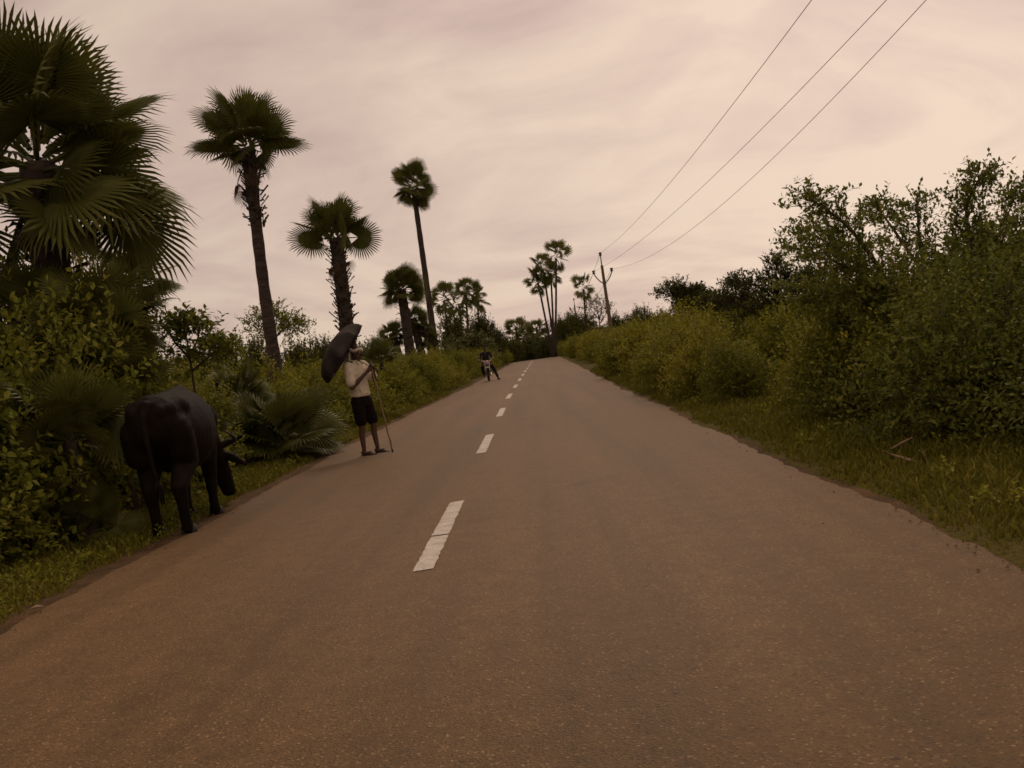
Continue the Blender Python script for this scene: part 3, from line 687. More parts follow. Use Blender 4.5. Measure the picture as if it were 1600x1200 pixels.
limb_tree('sapling', 'thin sapling with rosettes of broad leaves behind the buffalo', 'tree', rt, [([rt, q(297, 560), q(285, 500)], .5, .35), ([q(297, 560), q(270, 530), q(262, 498)], .4, .3), ([q(297, 555), q(310, 525), q(302, 508)], .4, .3), ([q(300, 580), q(330, 555), q(345, 540)], .4, .4)], M_BROAD, 306, 170, .26, 8, .09, .052, .22)

# far round trees closing the view
def far_tree(px, py, Y, wpx, label, k, mat=M_DARK):
    """px,py = top of the crown in view; size follows from the distance"""
    c = at(px, py, Y); h = c.z-zg(Y); s = h/5.3; w = wpx*Y/1600/2
    t = plant(D[k % 3], (c.x, Y), label, 'dark trees in the distance', mat, 1, 'round_tree', 'tree')
    t.scale = (w/2.9, w/2.9, s); return t
for i, (px, py, Y, w, lab) in enumerate([
 (706, 480, 100, 60, 'dark dome-shaped tree under the small-crowned palms'), (744, 478, 102, 52, 'second dark tree right of the dome-shaped one'), (770, 512, 104, 40, 'low round tree just above the motorcycle rider'),
 (722, 520, 92, 120, 'low dark trees joining the two dark trees'), (790, 522, 135, 46, 'far low tree left of the road end'), (822, 528, 150, 60, 'far tree directly above the road end'), (848, 524, 140, 44, 'far tree right of the road end'),
 (883, 478, 128, 46, 'dark tree at the foot of the thin palms'), (908, 486, 125, 50, 'dark tree behind the small far power pole'), (868, 500, 132, 46, 'dark tree behind the pale palm trunk'), (930, 512, 118, 60, 'dark tree under the lone slim palm'),
 (968, 488, 95, 50, 'dark tree right of the power pole base'), (1002, 476, 80, 46, 'dark tree above the far right hedge'), (1030, 480, 82, 50, 'dark tree left of the dome-shaped tree'), (1120, 474, 60, 60, 'dark flat tree right of the dome-shaped tree'), (1160, 462, 42, 90, 'dark tree below the layered thorn tree'),
 (290, 528, 72, 80, 'distant dark tree left of the tall palm trunk'), (340, 526, 70, 80, 'distant dark tree at the skyline beyond the buffalo'), (388, 522, 74, 70, 'distant dark tree touching the tall palm trunk'), (455, 520, 60, 80, 'distant dark tree between the two palm trunks'), (500, 522, 62, 60, 'distant tree left of the shaggy palm'), (575, 528, 64, 70, 'distant tree right of the shaggy palm'), (612, 548, 76, 50, 'distant low tree by the stocky palm')]):
    far_tree(px, py, Y, w, lab, i)
# the wood that rings the view far off, one mass
r = np.random.default_rng(55); parts = []
for i in range(150):
    if i < 110: x, y = -230+i*4.2+r.normal(0, 2), r.uniform(215, 260)
    else: x, y = (-1 if i % 2 else 1)*r.uniform(40, 170), r.uniform(90, 200)
    V, F = D[i % 3][0], None
    n = 260; u = norm(r.normal(0, 1, (n, 3))); sz = np.array([r.uniform(3, 4.5), r.uniform(3, 4.5), r.uniform(1.9, 3.0)])
    c = np.array([x, y, zg(y)+sz[2]*.95]); p = c+u*sz*r.uniform(.75, 1.05, (n, 1))
    V_, F_ = leaf_cloud(p, norm(u+r.normal(0, .4, (n, 3))), np.full(n, .9), 3, .8, .6, r); parts.append((V_, F_))
V, F = join(parts)
tag(link('distant_wood', np_mesh('distant_wood', V, F), M_DARK), 'low dark band of woodland along the far skyline', 'woodland', kind='stuff')

# ------------------------------------------------------------------ verge grass and weeds
def grass(name, label, side, y0, y1, n, width, seed):
    r = np.random.default_rng(seed)
    y = y0+(y1-y0)*r.random(n)**1.7
    u = r.random(n)**.8
    wd = width(y)
    ed = fbm1(y, 17+seed, 2.1)*.05+fbm1(y, 19+seed, 8)*.03
    x = (xl(y)-.20+ed-u*wd) if side < 0 else (xr(y)+.10+ed+u*wd)
    patch = np.sin(x*3.1+np.sin(y*1.3)*2)*np.sin(y*2.3+np.sin(x*1.7)*2)
    keep = r.random(n) < .62+.38*patch; x, y, u = x[keep], y[keep], u[keep]; n = len(x)
    h = (.022+.050*r.random(n)**1.6)*(1+y/30)*(.7+.7*np.minimum(u*3, 1))
    w = (.004+.004*r.random(n))*(1+y/14)
    a = r.uniform(0, 6.283, n); b = r.uniform(0, 6.283, n); ln = h*r.uniform(.2, 1.0, n)
    sx, sy = np.cos(a)*w, np.sin(a)*w; z = zg_np(y)
    P = [np.stack([x-sx, y-sy, z-.01], 1), np.stack([x+sx, y+sy, z-.01], 1),
         np.stack([x+sx*.8+np.cos(b)*ln*.35, y+sy*.8+np.sin(b)*ln*.35, z+h*.62], 1), np.stack([x-sx*.8+np.cos(b)*ln*.35, y-sy*.8+np.sin(b)*ln*.35, z+h*.62], 1),
         np.stack([x+np.cos(b)*ln, y+np.sin(b)*ln, z+h], 1)]
    V = np.stack(P, 1).reshape(-1, 3); o = np.arange(n)[:, None]*5
    tag(link(name, np_mesh(name, V, [o+np.array([[0, 1, 2, 3]]), o+np.array([[3, 2, 4]])]), M_GRASS), label, 'grass', kind='stuff')
grass('grass', 'short tufted grass on the left verge', -1, 4.5, 40, 90000, lambda y: 1.5+0*y, 1)
grass('grass', 'short tufted grass on the right verge', 1, 3.5, 45, 110000, lambda y: 2.0+0*y, 2)
def weeds(name, label, side, n, seed, y0, y1, wd):
    r = np.random.default_rng(seed); y = y0+(y1-y0)*r.random(n)**1.5; u = .25+r.random(n)*.9
    x = np.where(side < 0, xl(y)-u*wd, xr(y)+u*wd)
    st = np.repeat(np.stack([x, y, zg_np(y)+.01], 1), 6, 0); st[:, :2] += r.normal(0, .05, (len(st), 2))
    di = r.normal(0, .7, (len(st), 3)); di[:, 2] = np.abs(di[:, 2])+.5
    V, F = leaf_cloud(st, norm(di), r.uniform(.06, .2, len(st)), 6, .045, .028, r)
    tag(link(name, np_mesh(name, V, F), M_YEL), label, 'weeds', kind='stuff')
weeds('weeds', 'small leafy weeds in the left verge grass', -1, 330, 3, 5, 40, 1.2)
weeds('weeds', 'small leafy weeds in the right verge grass', 1, 150, 4, 5, 40, 1.7)

# crumbs of stone at the road edges and on the asphalt
r = np.random.default_rng(12); mb = MB()
for i in range(520):
    y = 3.5+30*r.random()**1.8; e = r.random()
    if e < .42: x = float(xl(y))+r.normal(-.06, .10)
    elif e < .8: x = float(xr(y))+r.normal(.05, .09)
    else: x = r.uniform(-3.3, 2.0)
    s = r.uniform(.005, .014) if e < .8 else r.uniform(.004, .008)
    q_ = [Vector((r.normal(), r.normal(), r.normal())).normalized() for _ in range(4)]
    c = Vector((x, y, zg(y)+.018+s*.4))
    mb.add([c+Vector((s, 0, -s*.5)), c+Vector((-s*.6, s*.9, -s*.4)), c+Vector((-s*.7, -s*.8, -s*.5)), c+Vector((s*r.normal(0, .3), s*r.normal(0, .3), s*r.uniform(.4, .9)))], [(0, 1, 3), (1, 2, 3), (2, 0, 3), (0, 2, 1)])
M_STONE = material('pale stone crumb', (.17, .115, .072), .9, .1)
o = mb.build('gravel', M_STONE, None, False); tag(o, 'loose stone crumbs along the road edges', 'gravel', kind='stuff')

# dead twigs lying before the near right thicket, and a dry leaf at the left edge
def fallen(label, px, name='fallen_branch'):
    P = []
    for (x, y, h) in px:
        d = at(x, y, 10)-Vector((0, 0, CAM_H)); t = (CAM_H-h)/-d.z; P.append(Vector((0, 0, CAM_H))+d*t)
    t0 = thing(name, label, 'branch', (P[0].x, P[0].y, 0)); o = Vector(t0.location)
    mb = MB(); mb.tube(smooth_path([p-o for p in P], 4), [.016*(1-.7*i/(4*(len(P)-1))) for i in range(4*(len(P)-1)+1)], 6); mb.build('stick', M_PALE, t0)
    return t0
fallen('pale crooked dead branch lying before the right thicket', [(1436, 724, .02), (1412, 716, .06), (1392, 710, .10), (1380, 704, .16)])
fallen('short pale stick leaning up beside the crooked dead branch', [(1445, 722, .02), (1441, 712, .10), (1436, 704, .18)])
fallen('thin dead twig slanting up under the right thicket', [(1394, 702, .05), (1410, 692, .16), (1425, 684, .25)])
mb = MB(); c = at(57, 951, 7.0)
d = c-Vector((0, 0, CAM_H)); c = Vector((0, 0, CAM_H))+d*((CAM_H-.03)/-d.z)
mb.add([(c.x-.05, c.y, .035), (c.x-.01, c.y+.028, .055), (c.x+.06, c.y+.005, .04), (c.x, c.y-.022, .045)], [(0, 1, 2), (0, 2, 3)])
tag(mb.build('dry_leaf', M_PALE, None, False), 'single pale dry leaf on the left road shoulder', 'leaf')

# ------------------------------------------------------------------ power line
M_CONC = material('weathered concrete', (.30, .235, .19), .9, .2)
f = noise(M_CONC, 2.2, 5, .6, stretch=(3, 3, .6)); lk(M_CONC, cramp(M_CONC, f, [(.3, (.10, .075, .058)), (.7, (.20, .15, .115))]), bsdf(M_CONC).inputs['Base Color'])
M_STEEL = material('galvanised steel', (.12, .105, .095), .6, .4, Metallic=.5)
M_PORC = material('brown porcelain', (.07, .035, .025), .25, .5)
M_WIRE = material('aluminium wire', (.11, .095, .085), .5, .4, Metallic=.4)
def pole(label, loc, H, lean=0.0, group='concrete power poles beside the road'):
    t = thing('power_pole', label, 'pole', loc, 0, group); t.rotation_euler = (0, lean, 0)
    mb = MB()
    rg = [[(sx*w, sy*d, z) for sx, sy in ((-1, -1), (1, -1), (1, 1), (-1, 1))] for z, w, d in ((-.3, .17, .13), (H*.5, .135, .105), (H, .10, .085))]
    mb.rings(rg); mb.build('post', M_CONC, t, False)
    tips = []
    mb = MB(); mb.tube([(0, 0, H-.1), (0, 0, H+.75)], .045, 8); mb.build('top_bracket', M_STEEL, t); tips.append((0, 0, H+.95))
    for s in (-1, 1):
        mb = MB(); P = [(s*.08, 0, H-1.42), (s*.28, 0, H-1.28), (s*.52, 0, H-.98), (s*.72, 0, H-.62)]
        mb.tube(smooth_path(P, 4), .045, 6); mb.build('cross_arm', M_STEEL, t); tips.append((s*.72, 0, H-.40))
    mb = MB(); mb.box((0, -.12, H-1.45), (.32, .05, .14)); mb.build('clamp', M_STEEL, t, False)
    for (x, yy, z) in tips:
        mb = MB(); mb.tube([(x, yy, z-.22), (x, yy, z-.17), (x, yy, z-.13), (x, yy, z-.06), (x, yy, z-.04), (x, yy, z+.06), (x, yy, z+.1)], [.05, .12, .12, .07, .14, .11, .06], 10); mb.build('insulator', M_PORC, t)
    bpy.context.view_layer.update()
    return t, [t.matrix_world @ Vector(p) for p in tips]
Y1 = 82.0
def pole_at(label, top, base, Y):
    tp = at(*top, Y); bs = at(*base, Y); H = tp.z-zg(Y)-.95
    return pole(label, Vector((bs.x, Y, zg(Y))), H, math.atan2(tp.x-bs.x, tp.z-bs.z)*.6)
p1, t1 = pole_at('nearer concrete power pole with a V-shaped cross arm above the right hedge', (937, 396), (957, 528), 82)
p2, t2 = pole_at('small far power pole between the palms and the nearer pole', (897, 467), (903, 533), 160)
p3, t3 = pole_at('farthest tiny power pole above the road end', (820, 494), (825, 528), 230)
def wire(a, b, sag, rad, label, grp, nseg=40):
    P = [a.lerp(b, i/nseg)-Vector((0, 0, sag*4*(i/nseg)*(1-i/nseg))) for i in range(nseg+1)]
    c = P[0]; mb = MB(); mb.tube([p-c for p in P], rad, 5); o = mb.build('electric_wire', M_WIRE); o.location = c
    tag(o, label, 'wire', grp)
far_ = sorted(t1, key=lambda v: v.x); far_ = [far_[1], far_[0], far_[2]]; f2_ = sorted(t2, key=lambda v: v.x); f2_ = [f2_[1], f2_[0], f2_[2]]
SAG = (.8, 1.0, 1.9); near = []
for i, px_ in enumerate((1268, 1385, 1447)):        # each wire crosses the top of the view about 22 m ahead and runs on to the near pole
    q22 = at(px_, 0, 22); f_ = (82-22)/(82-8); near.append(far_[i]+(q22+Vector((0, 0, 4*SAG[i]*f_*(1-f_)))-far_[i])/f_)
nc = (near[0]+near[2])/2
np_ = thing('power_pole', 'near power pole above the right thicket carrying the ends of the three wires', 'pole', (nc.x, nc.y+.2, 0), 0, 'concrete power poles beside the road')
mb = MB(); Hn = nc.z+.1; mb.rings([[(sx*w, sy*d, z) for sx, sy in ((-1, -1), (1, -1), (1, 1), (-1, 1))] for z, w, d in ((-.3, .17, .13), (Hn, .10, .085))]); mb.build('post', M_CONC, np_, False)
o3 = Vector(np_.location); mb = MB(); mb.tube([near[0]-o3-Vector((.2, 0, .22)), near[2]-o3+Vector((.2, 0, -.22))], .05, 6); mb.build('cross_arm', M_STEEL, np_)
for v in near:
    x, yy, z = v-o3; mb = MB(); mb.tube([(x, yy, z-.24), (x, yy, z-.17), (x, yy, z-.13), (x, yy, z-.06), (x, yy, z+.06)], [.05, .12, .12, .07, .06], 10); mb.build('insulator', M_PORC, np_)
labs = ['electric wire leaving the frame leftmost at the top', 'electric wire leaving the frame between the two others', 'sagging electric wire leaving the frame rightmost at the top']
for i in range(3):
    wire(far_[i], near[i], SAG[i], .0085, labs[i], 'wires of the power line')
    wire(f2_[i], far_[i], 1.0, .014, ('top', 'left', 'right')[i]+' wire of the far span between the two distant power poles', 'far wires between the poles')

# ------------------------------------------------------------------ man with umbrella
M_SKIN = material('dark brown skin', (.085, .045, .028), .55, .35)
M_SHIRT = material('cream cotton shirt', (.60, .53, .44), .9, .15)
f = noise(M_SHIRT, 14, 4, .6); lk(M_SHIRT, cramp(M_SHIRT, f, [(.3, (.54, .45, .33)), (.7, (.72, .62, .47))]), bsdf(M_SHIRT).inputs['Base Color']); bump(M_SHIRT, f, .5, .02)
M_SHORT = material('dark cloth shorts', (.012, .008, .0065), .95, .1)
M_CLOTH = material('pale head cloth', (.66, .56, .46), .9, .1)
M_HAIR = material('black hair', (.012, .009, .007), .8, .1)
M_RUBBER = material('dark sandal rubber', (.03, .026, .026), .8, .2)
M_EYE = material('eye', (.55, .5, .45), .3, .5)
MX, MY = -2.76, 16.4
man = thing('person', 'man in cream shirt, dark shorts and pale head cloth holding an umbrella and stick', 'person', (MX, MY, .012))
Fd = Vector((.86, -.51, 0)); Rt = Vector((-.51, -.86, 0)); Up = Vector((0, 0, 1))
hd = Vector((-.055, -.03, 1.655))
Hf = Vector((.95, -.28, -.10)).normalized(); Hs = Hf.cross(Up).normalized(); Hu = Hs.cross(Hf).normalized()
def H(f_, s_, u_): return hd+Hf*f_+Hs*s_+Hu*u_
hip = Vector((-.085, 0, .93)); shc = Vector((-.10, 0, 1.46))
rsh, lsh = shc+Rt*.185, shc-Rt*.185
rel, lel = Vector((-.15, -.27, 1.115)), Vector((.16, .10, 1.19))
rhd, lhd = Vector((.150, -.215, 1.365)), Vector((.195, -.175, 1.405))
rhip, lhip = hip+Rt*.095, hip-Rt*.095
rkn, lkn = Vector((-.115, -.10, .50)), Vector((.045, .065, .505))
ran, lan = Vector((-.135, -.10, .095)), Vector((.055, .075, .095))
fd2 = Vector((.93, -.36, 0))
b = MB()
def ell(c, ax, f_, u_, rs, rf, ru, mbx=b):       # ellipsoid in a frame: side, forward, up
    s_ = f_.cross(u_).normalized(); rot = Matrix(((s_.x, f_.x, u_.x), (s_.y, f_.y, u_.y), (s_.z, f_.z, u_.z)))
    mbx.ball(c, (rs, rf, ru), 14, 10, 0, rot)
ell(hip, 0, Fd, Up, .155, .115, .13); ell(hip+Up*.2, 0, Fd, Up, .14, .10, .18); ell(shc-Up*.12, 0, Fd, Up, .165, .11, .19); ell(shc+Up*.02, 0, Fd, Up, .17, .075, .06)
b.cap(shc+Up*.03, hd-Up*.09-Hf*.015, .062, .056)
ell(H(0, 0, .012), 0, Hf, Hu, .076, .096, .105); ell(H(.03, 0, -.06), 0, Hf, Hu, .058, .066, .062)      # skull, jaw
b.cap(H(.088, 0, .015), H(.112, 0, -.025), .010, .016, 8); ell(H(.086, 0, -.055), 0, Hf, Hu, .026, .012, .012); ell(H(.082, 0, -.095), 0, Hf, Hu, .024, .02, .018)  # nose, lips, chin
ell(H(.082, 0, .035), 0, Hf, Hu, .055, .018, .012)                                                   # brow
for s in (-1, 1): ell(H(-.005, s*.08, -.005), 0, Hf, Hu, .012, .022, .034)                            # ears
b.limb([rsh, rel], [.052, .040]); b.limb([rel, rhd-(rhd-rel).normalized()*.06], [.042, .027])
b.limb([lsh, lel], [.052, .040]); b.limb([lel, lhd-(lhd-lel).normalized()*.06], [.042, .027])
b.limb([rhip, rkn], [.085, .052]); b.limb([rkn, (rkn*.62+ran*.38)-Fd*.018, ran], [.052, .050, .034])
b.limb([lhip, lkn], [.085, .052]); b.limb([lkn, (lkn*.62+lan*.38)-Fd*.018, lan], [.052, .050, .034])
for an in (ran, lan):
    b.cap(an-Up*.04-fd2*.03, an-Up*.062+fd2*.10, .036, .032); b.cap(an-Up*.065+fd2*.10, an-Up*.078+fd2*.17, .036, .018)
    sdv = fd2.cross(Up)
    for k in range(5): b.cap(an-Up*.078+fd2*.145+sdv*(.028-.014*k), an-Up*.082+fd2*(.195-.007*k)+sdv*(.032-.016*k), .009, .008, 8)
stick_top, stick_tip = Vector((.175, -.185, 1.46)), Vector((.345, -.30, .006))
sdir_ = (stick_tip-stick_top).normalized()
def hand(wrist, elbow, c, out, thumb_up):
    """palm beside the stick with four fingers and a thumb curled round it"""
    fw = (c-elbow).normalized(); kn = c
    b.cap(wrist, kn, .028, .036, 10); ell(kn, 0, fw, sdir_.cross(fw).normalized().cross(fw)*-1 if False else (out-fw*out.dot(fw)).normalized(), .040, .046, .020)
    for k in range(4):
        L = (.95, 1.08, 1.0, .82)[k]; p = kn+fw*.034-sdir_*(.033-.022*k)
        q1 = p+fw*.030*L-out*.006; q2 = q1+fw*.010*L-out*.026*L; q3 = q2-fw*.024*L-out*.008
        b.limb([p, q1, q2, q3], [.0098, .0095, .009, .008], 8)
    th = kn-sdir_*.03-fw*.012; b.limb([th, th-sdir_*.028+fw*.02-out*.012, th-sdir_*.03+fw*.048-out*.024], [.0125, .0110, .0095], 8)
hand(rhd-(rhd-rel).normalized()*.06, rel, rhd, Vector((-.3, -.95, .1)).normalized(), 1)
hand(lhd-(lhd-lel).normalized()*.06, lel, lhd, Vector((.2, .95, .1)).normalized(), 1)
b.body('body', M_SKIN, man, .0065, 4, .5)
# shirt
b = MB()
def ring(c, rs, rf, n=20, f_=Fd): return [c+(Rt if f_ is Fd else f_.cross(Up))*rs*math.cos(2*math.pi*i/n)+f_*rf*math.sin(2*math.pi*i/n) for i in range(n)]
b.rings([ring(hip+Up*.02, .178, .140), ring(hip+Up*.05, .182, .145), ring(hip+Up*.2, .172, .132), ring(hip+Up*.38, .188, .136), ring(shc-Up*.05, .190, .126), ring(shc+Up*.02, .165, .105), ring(shc+Up*.06, .10, .080), ring(shc+Up*.085, .072, .072)])
b.limb([rsh-Up*.01, rsh.lerp(rel, .78)], [.082, .088]); b.limb([lsh-Up*.01, lsh.lerp(lel, .78)], [.082, .088])
rs_ = random.Random(4)
for k in range(14):                                   # soft folds
    a = rs_.uniform(0, 6.28); z0 = rs_.uniform(.03, .3); p = hip+Rt*.172*math.cos(a)+Fd*.132*math.sin(a)+Up*z0
    b.cap(p, p+Up*rs_.uniform(.06, .16)+Rt*rs_.uniform(-.05, .05), .018, .010, 8)
sh = b.body('shirt', M_SHIRT, man, .009, 4, .5)
b = MB()
for s in (-1, 1): b.cap(shc+Up*.085+Fd*.05+Rt*s*.03, shc+Up*.02+Fd*.105+Rt*s*.055, .016, .02, 8)
b.build('collar', M_SHIRT, sh)
for k in range(4):
    c = hip+Fd*(.148-.004*k)+Up*(.06+.12*k)
    b = MB(); b.ball(c, .007, 8, 6); b.build('button', M_PORC, sh)
b = MB(); pc = shc-Up*.12+Fd*.128-Rt*.08; b.box(pc, (.085, .012, .10), Matrix(((-Rt.x, Fd.x, 0), (-Rt.y, Fd.y, 0), (0, 0, 1)))); b.build('pocket', M_SHIRT, sh, False)
# shorts
b = MB()
b.rings([ring(hip-Up*.14, .165, .135), ring(hip-Up*.04, .172, .138), ring(hip+Up*.07, .165, .128)])
b.limb([rhip-Up*.04, rhip.lerp(rkn, .85)], [.112, .098]); b.limb([lhip-Up*.04, lhip.lerp(lkn, .85)], [.112, .098])
b.body('shorts', M_SHORT, man, .010, 3, .5)
# head cloth, hair, moustache, eyes
b = MB()
wrap = [H(.078*math.cos(a)*1.2+.0, .084*math.sin(a), .048+.014*math.sin(3*a)) for a in [2*math.pi*i/24 for i in range(25)]]
b.tube(wrap, .026, 8, False); ell(H(-.004, 0, .055), 0, Hf, Hu, .080, .098, .074); b.limb([H(-.085, .02, .03), H(-.105, .04, -.04), H(-.10, .05, -.12)], [.026, .022, .016])
b.body('head_cloth', M_CLOTH, man, .008, 3, .5)
b = MB(); ell(H(-.035, 0, -.01), 0, Hf, Hu, .080, .072, .085); b.build('hair', M_HAIR, man)
b = MB(); b.limb([H(.088, -.034, -.046), H(.101, 0, -.036), H(.088, .034, -.046)], [.006, .010, .006], 8); b.build('moustache', M_HAIR, man)
for s in (-1, 1): b = MB(); b.ball(H(.080, s*.031, .012), .0125, 10, 8); e_ = b.build('eye', M_EYE, man); b = MB(); b.ball(H(.091, s*.031, .012), .0045, 8, 6); b.build('pupil', M_HAIR, e_)
for an in (ran, lan):
    b = MB(); sdv = fd2.cross(Up); c0 = Vector((an.x, an.y, 0))
    out_ = [(-.055, .030), (-.045, .038), (.03, .034), (.11, .046), (.18, .042), (.215, .018)]
    vs = [c0+fd2*f_+sdv*s_ for f_, s_ in out_]+[c0+fd2*f_-sdv*s_ for f_, s_ in reversed(out_)]
    n = len(vs); b.add([v+Up*.0 for v in vs]+[v+Up*.02 for v in vs], [tuple(range(n-1, -1, -1)), tuple(range(n, 2*n))]+[(i, (i+1) % n, n+(i+1) % n, n+i) for i in range(n)])
    sa = b.build('sandal', M_RUBBER, man, False)
    b = MB(); b.tube(smooth_path([c0+fd2*.10+sdv*.044+Up*.015, c0+fd2*.10+sdv*.03+Up*.05, c0+fd2*.10+Up*.064, c0+fd2*.10-sdv*.03+Up*.05, c0+fd2*.10-sdv*.044+Up*.015], 4), .012, 6); b.build('strap', M_RUBBER, sa)
# walking stick
M_CANE = material('bamboo cane', (.22, .15, .075), .6, .3)
org = Vector((MX, MY, .022))
st_ = thing('walking_stick', 'thin knobbly cane stick held by the man, its tip on the road', 'stick', org+Vector((stick_tip.x, stick_tip.y, 0)))
P = [stick_top.lerp(stick_tip, i/18)-Vector((stick_tip.x, stick_tip.y, 0))+Vector((.006*math.sin(i*1.7), .005*math.cos(i*1.1), 0)) for i in range(19)]
b = MB(); b.tube(P, [.0125 if i % 4 else .0155 for i in range(19)], 8); b.build('shaft', M_CANE, st_)
b = MB(); b.tube([P[-1]+Vector((0, 0, .05)), P[-1]], [.015, .013], 8); b.build('tip', M_RUBBER, st_)
# umbrella
M_UMB = material('faded black umbrella cloth', (.050, .040, .044), .85, .15)
f = noise(M_UMB, 4, 4, .6); lk(M_UMB, cramp(M_UMB, f, [(.3, (.050, .040, .036)), (.7, (.100, .079, .068))]), bsdf(M_UMB).inputs['Base Color'])
trn = nd(M_UMB, 'ShaderNodeBsdfTranslucent'); trn.inputs[0].default_value = (.13, .10, .095, 1); mxs = nd(M_UMB, 'ShaderNodeMixShader'); mxs.inputs[0].default_value = .3
lk(M_UMB, bsdf(M_UMB).outputs[0], mxs.inputs[1]); lk(M_UMB, trn.outputs[0], mxs.inputs[2]); lk(M_UMB, mxs.outputs[0], M_UMB.node_tree.nodes['Material Output'].inputs[0])
M_HEM_FRINGE = material('umbrella hem with painted colour fringe', (.030, .024, .06), .8, .2)  # the blue is a lens colour fringe put into the hem's colour
ua = Vector((-.775, -.10, .62)).normalized(); uc = Vector((-.245, .05, 1.64))
ux = ua.cross(Vector((0, 1, 0))).normalized(); uy = ua.cross(ux).normalized(); UR, UD, NP = .545, .30, 8
um = thing('umbrella', 'open faded black umbrella with lens colour fringe painted on hem, tilted behind the man', 'umbrella', org+uc)
def rib_pt(t, an): return ux*UR*math.sin(t*math.pi/2)**.95*math.cos(an)+uy*UR*math.sin(t*math.pi/2)**.95*math.sin(an)+ua*UD*(math.cos(t*math.pi/2)**.85)
def dome(t, an):          # t 0 apex..1 rim: cloth stretched flat from rib to rib, the hem drawn in between them
    w = 2*math.pi/NP; k = math.floor(an/w+1e-9); f_ = an/w-k; p = rib_pt(t, k*w).lerp(rib_pt(t, (k+1)*w), f_); g_ = 4*f_*(1-f_)
    c_ = ua*p.dot(ua); return c_+(p-c_)*(1-.03*g_*t-.07*g_*t**4)-ua*.012*g_*t
for g in range(NP):
    b = MB(); nu_, nt_ = 8, 8; a0 = 2*math.pi*g/NP; a1 = a0+2*math.pi/NP
    vs = [dome(max(j/nt_, .02), a0+(a1-a0)*i/nu_) for j in range(nt_+1) for i in range(nu_+1)]
    fs = [(j*(nu_+1)+i, j*(nu_+1)+i+1, (j+1)*(nu_+1)+i+1, (j+1)*(nu_+1)+i) for j in range(nt_) for i in range(nu_)]
    b.add(vs, fs); pn = b.build('canopy_panel', M_UMB, um)
    so = pn.modifiers.new('t', 'SOLIDIFY'); so.thickness = .0015
    b = MB(); b.tube([dome(1, a0+(a1-a0)*i/8)+ua*.004 for i in range(9)], .004, 5); b.build('hem', M_HEM_FRINGE, pn)
    b = MB(); b.tube([dome(j/8, a0)-ua*.006 for j in range(9)], .0035, 5); rb = b.build('rib', M_STEEL, um)
    b = MB(); b.tube([dome(.55, a0)-ua*.006, -ua*.02+ua*.05], .003, 5); b.build('strut', M_STEEL, rb)
hgrip = Vector((.19, -.165, 1.385))-uc
ax = ua*(UD+.06)
b = MB(); b.tube([ua*(UD-.01), ax], [.008, .004], 8); b.build('ferrule', M_STEEL, um)
b = MB(); b.tube([ua*UD, ua*.1, hgrip.lerp(ua*.1, .25), hgrip], .0065, 8); b.build('shaft', M_STEEL, um)
gd = (hgrip-ua*.1).normalized(); b = MB(); b.tube(smooth_path([hgrip-gd*.05, hgrip+gd*.05, hgrip+gd*.10+Vector((0, 0, -.02)), hgrip+gd*.11+Vector((-.02, 0, -.06))], 4), .013, 8); b.build('handle', M_RUBBER, um)

# ------------------------------------------------------------------ buffalo grazing on the left verge
M_HIDE = material('buffalo hide', (.025, .020, .019), .68, .07)
f = noise(M_HIDE, 5, 6, .65); f_2 = noise(M_HIDE, 60, 3, .6, stretch=(1, 1, .35))
lk(M_HIDE, cramp(M_HIDE, f, [(.3, (.006, .0040, .0027)), (.6, (.013, .0088, .0060)), (.8, (.030, .021, .015))]), bsdf(M_HIDE).inputs['Base Color']); f_3 = noise(M_HIDE, 9, 4, .6, stretch=(.4, 2.2, .6)); bump(M_HIDE, f_3, .35, .03)
M_HORN = material('dark horn', (.030, .023, .018), .5, .3)
M_HOOF = material('hoof', (.03, .025, .022), .6, .3)
M_SHANK = material('brownish shank hair', (.075, .042, .022), .8, .2)
buf = thing('buffalo', 'dark water buffalo seen from behind grazing on the left verge', 'buffalo', (-3.80, 9.84, .0), R(5))
buf.scale = (1.04, 1.04, 1.04)
b = MB()
st = [(-.03, 1.10, .07, .13), (.02, 1.11, .16, .20), (.12, 1.10, .25, .265), (.28, 1.07, .285, .305), (.42, 1.04, .30, .325), (.62, .99, .345, .365), (.85, .955, .385, .405), (1.08, .96, .380, .415), (1.28, .99, .33, .395), (1.48, 1.00, .26, .33), (1.62, .97, .18, .23)]
b.rings([[(w*math.copysign(abs(math.cos(a))**.9, math.cos(a)), y, zc+hh*math.copysign(abs(math.sin(a))**(.95 if math.sin(a) < 0 else 1.15), math.sin(a))) for a in [2*math.pi*i/28 for i in range(28)]] for y, zc, w, hh in st])
for s in (-1, 1):
    b.cap((s*.11, .05, 1.20), (s*.21, .36, 1.24), .07, .09)          # pin bone to hip bone
    b.cap((s*.22, .38, 1.23), (s*.18, .62, 1.18), .09, .09); b.ball((s*.13, .22, 1.20), (.13, .2, .11)); b.ball((s*.12, .45, 1.20), (.13, .2, .13))
    b.cap((s*.19, .22, 1.02), (s*.20, .30, .80), .15, .145)              # thigh
    b.cap((s*.16, 1.42, 1.05), (s*.17, 1.40, .78), .17, .13)           # shoulder
b.cap((0, .10, 1.315), (0, .75, 1.315), .05, .07); b.cap((0, .75, 1.315), (0, 1.3, 1.35), .07, .09)
b.cap((.02, 1.45, 1.04), (.05, 1.75, .82), .25, .19); b.cap((.05, 1.75, .82), (.08, 1.96, .62), .19, .15)
b.cap((.04, 1.58, .80), (.06, 1.8, .62), .12, .11)
b.cap((.09, 1.95, .62), (.13, 2.10, .40), .145, .115); b.cap((.13, 2.10, .40), (.16, 2.18, .19), .112, .082); b.ball((.165, 2.19, .16), (.088, .075, .06))
def leg(pts, rads): b.limb([Vector(p) for p in pts], rads, 14)
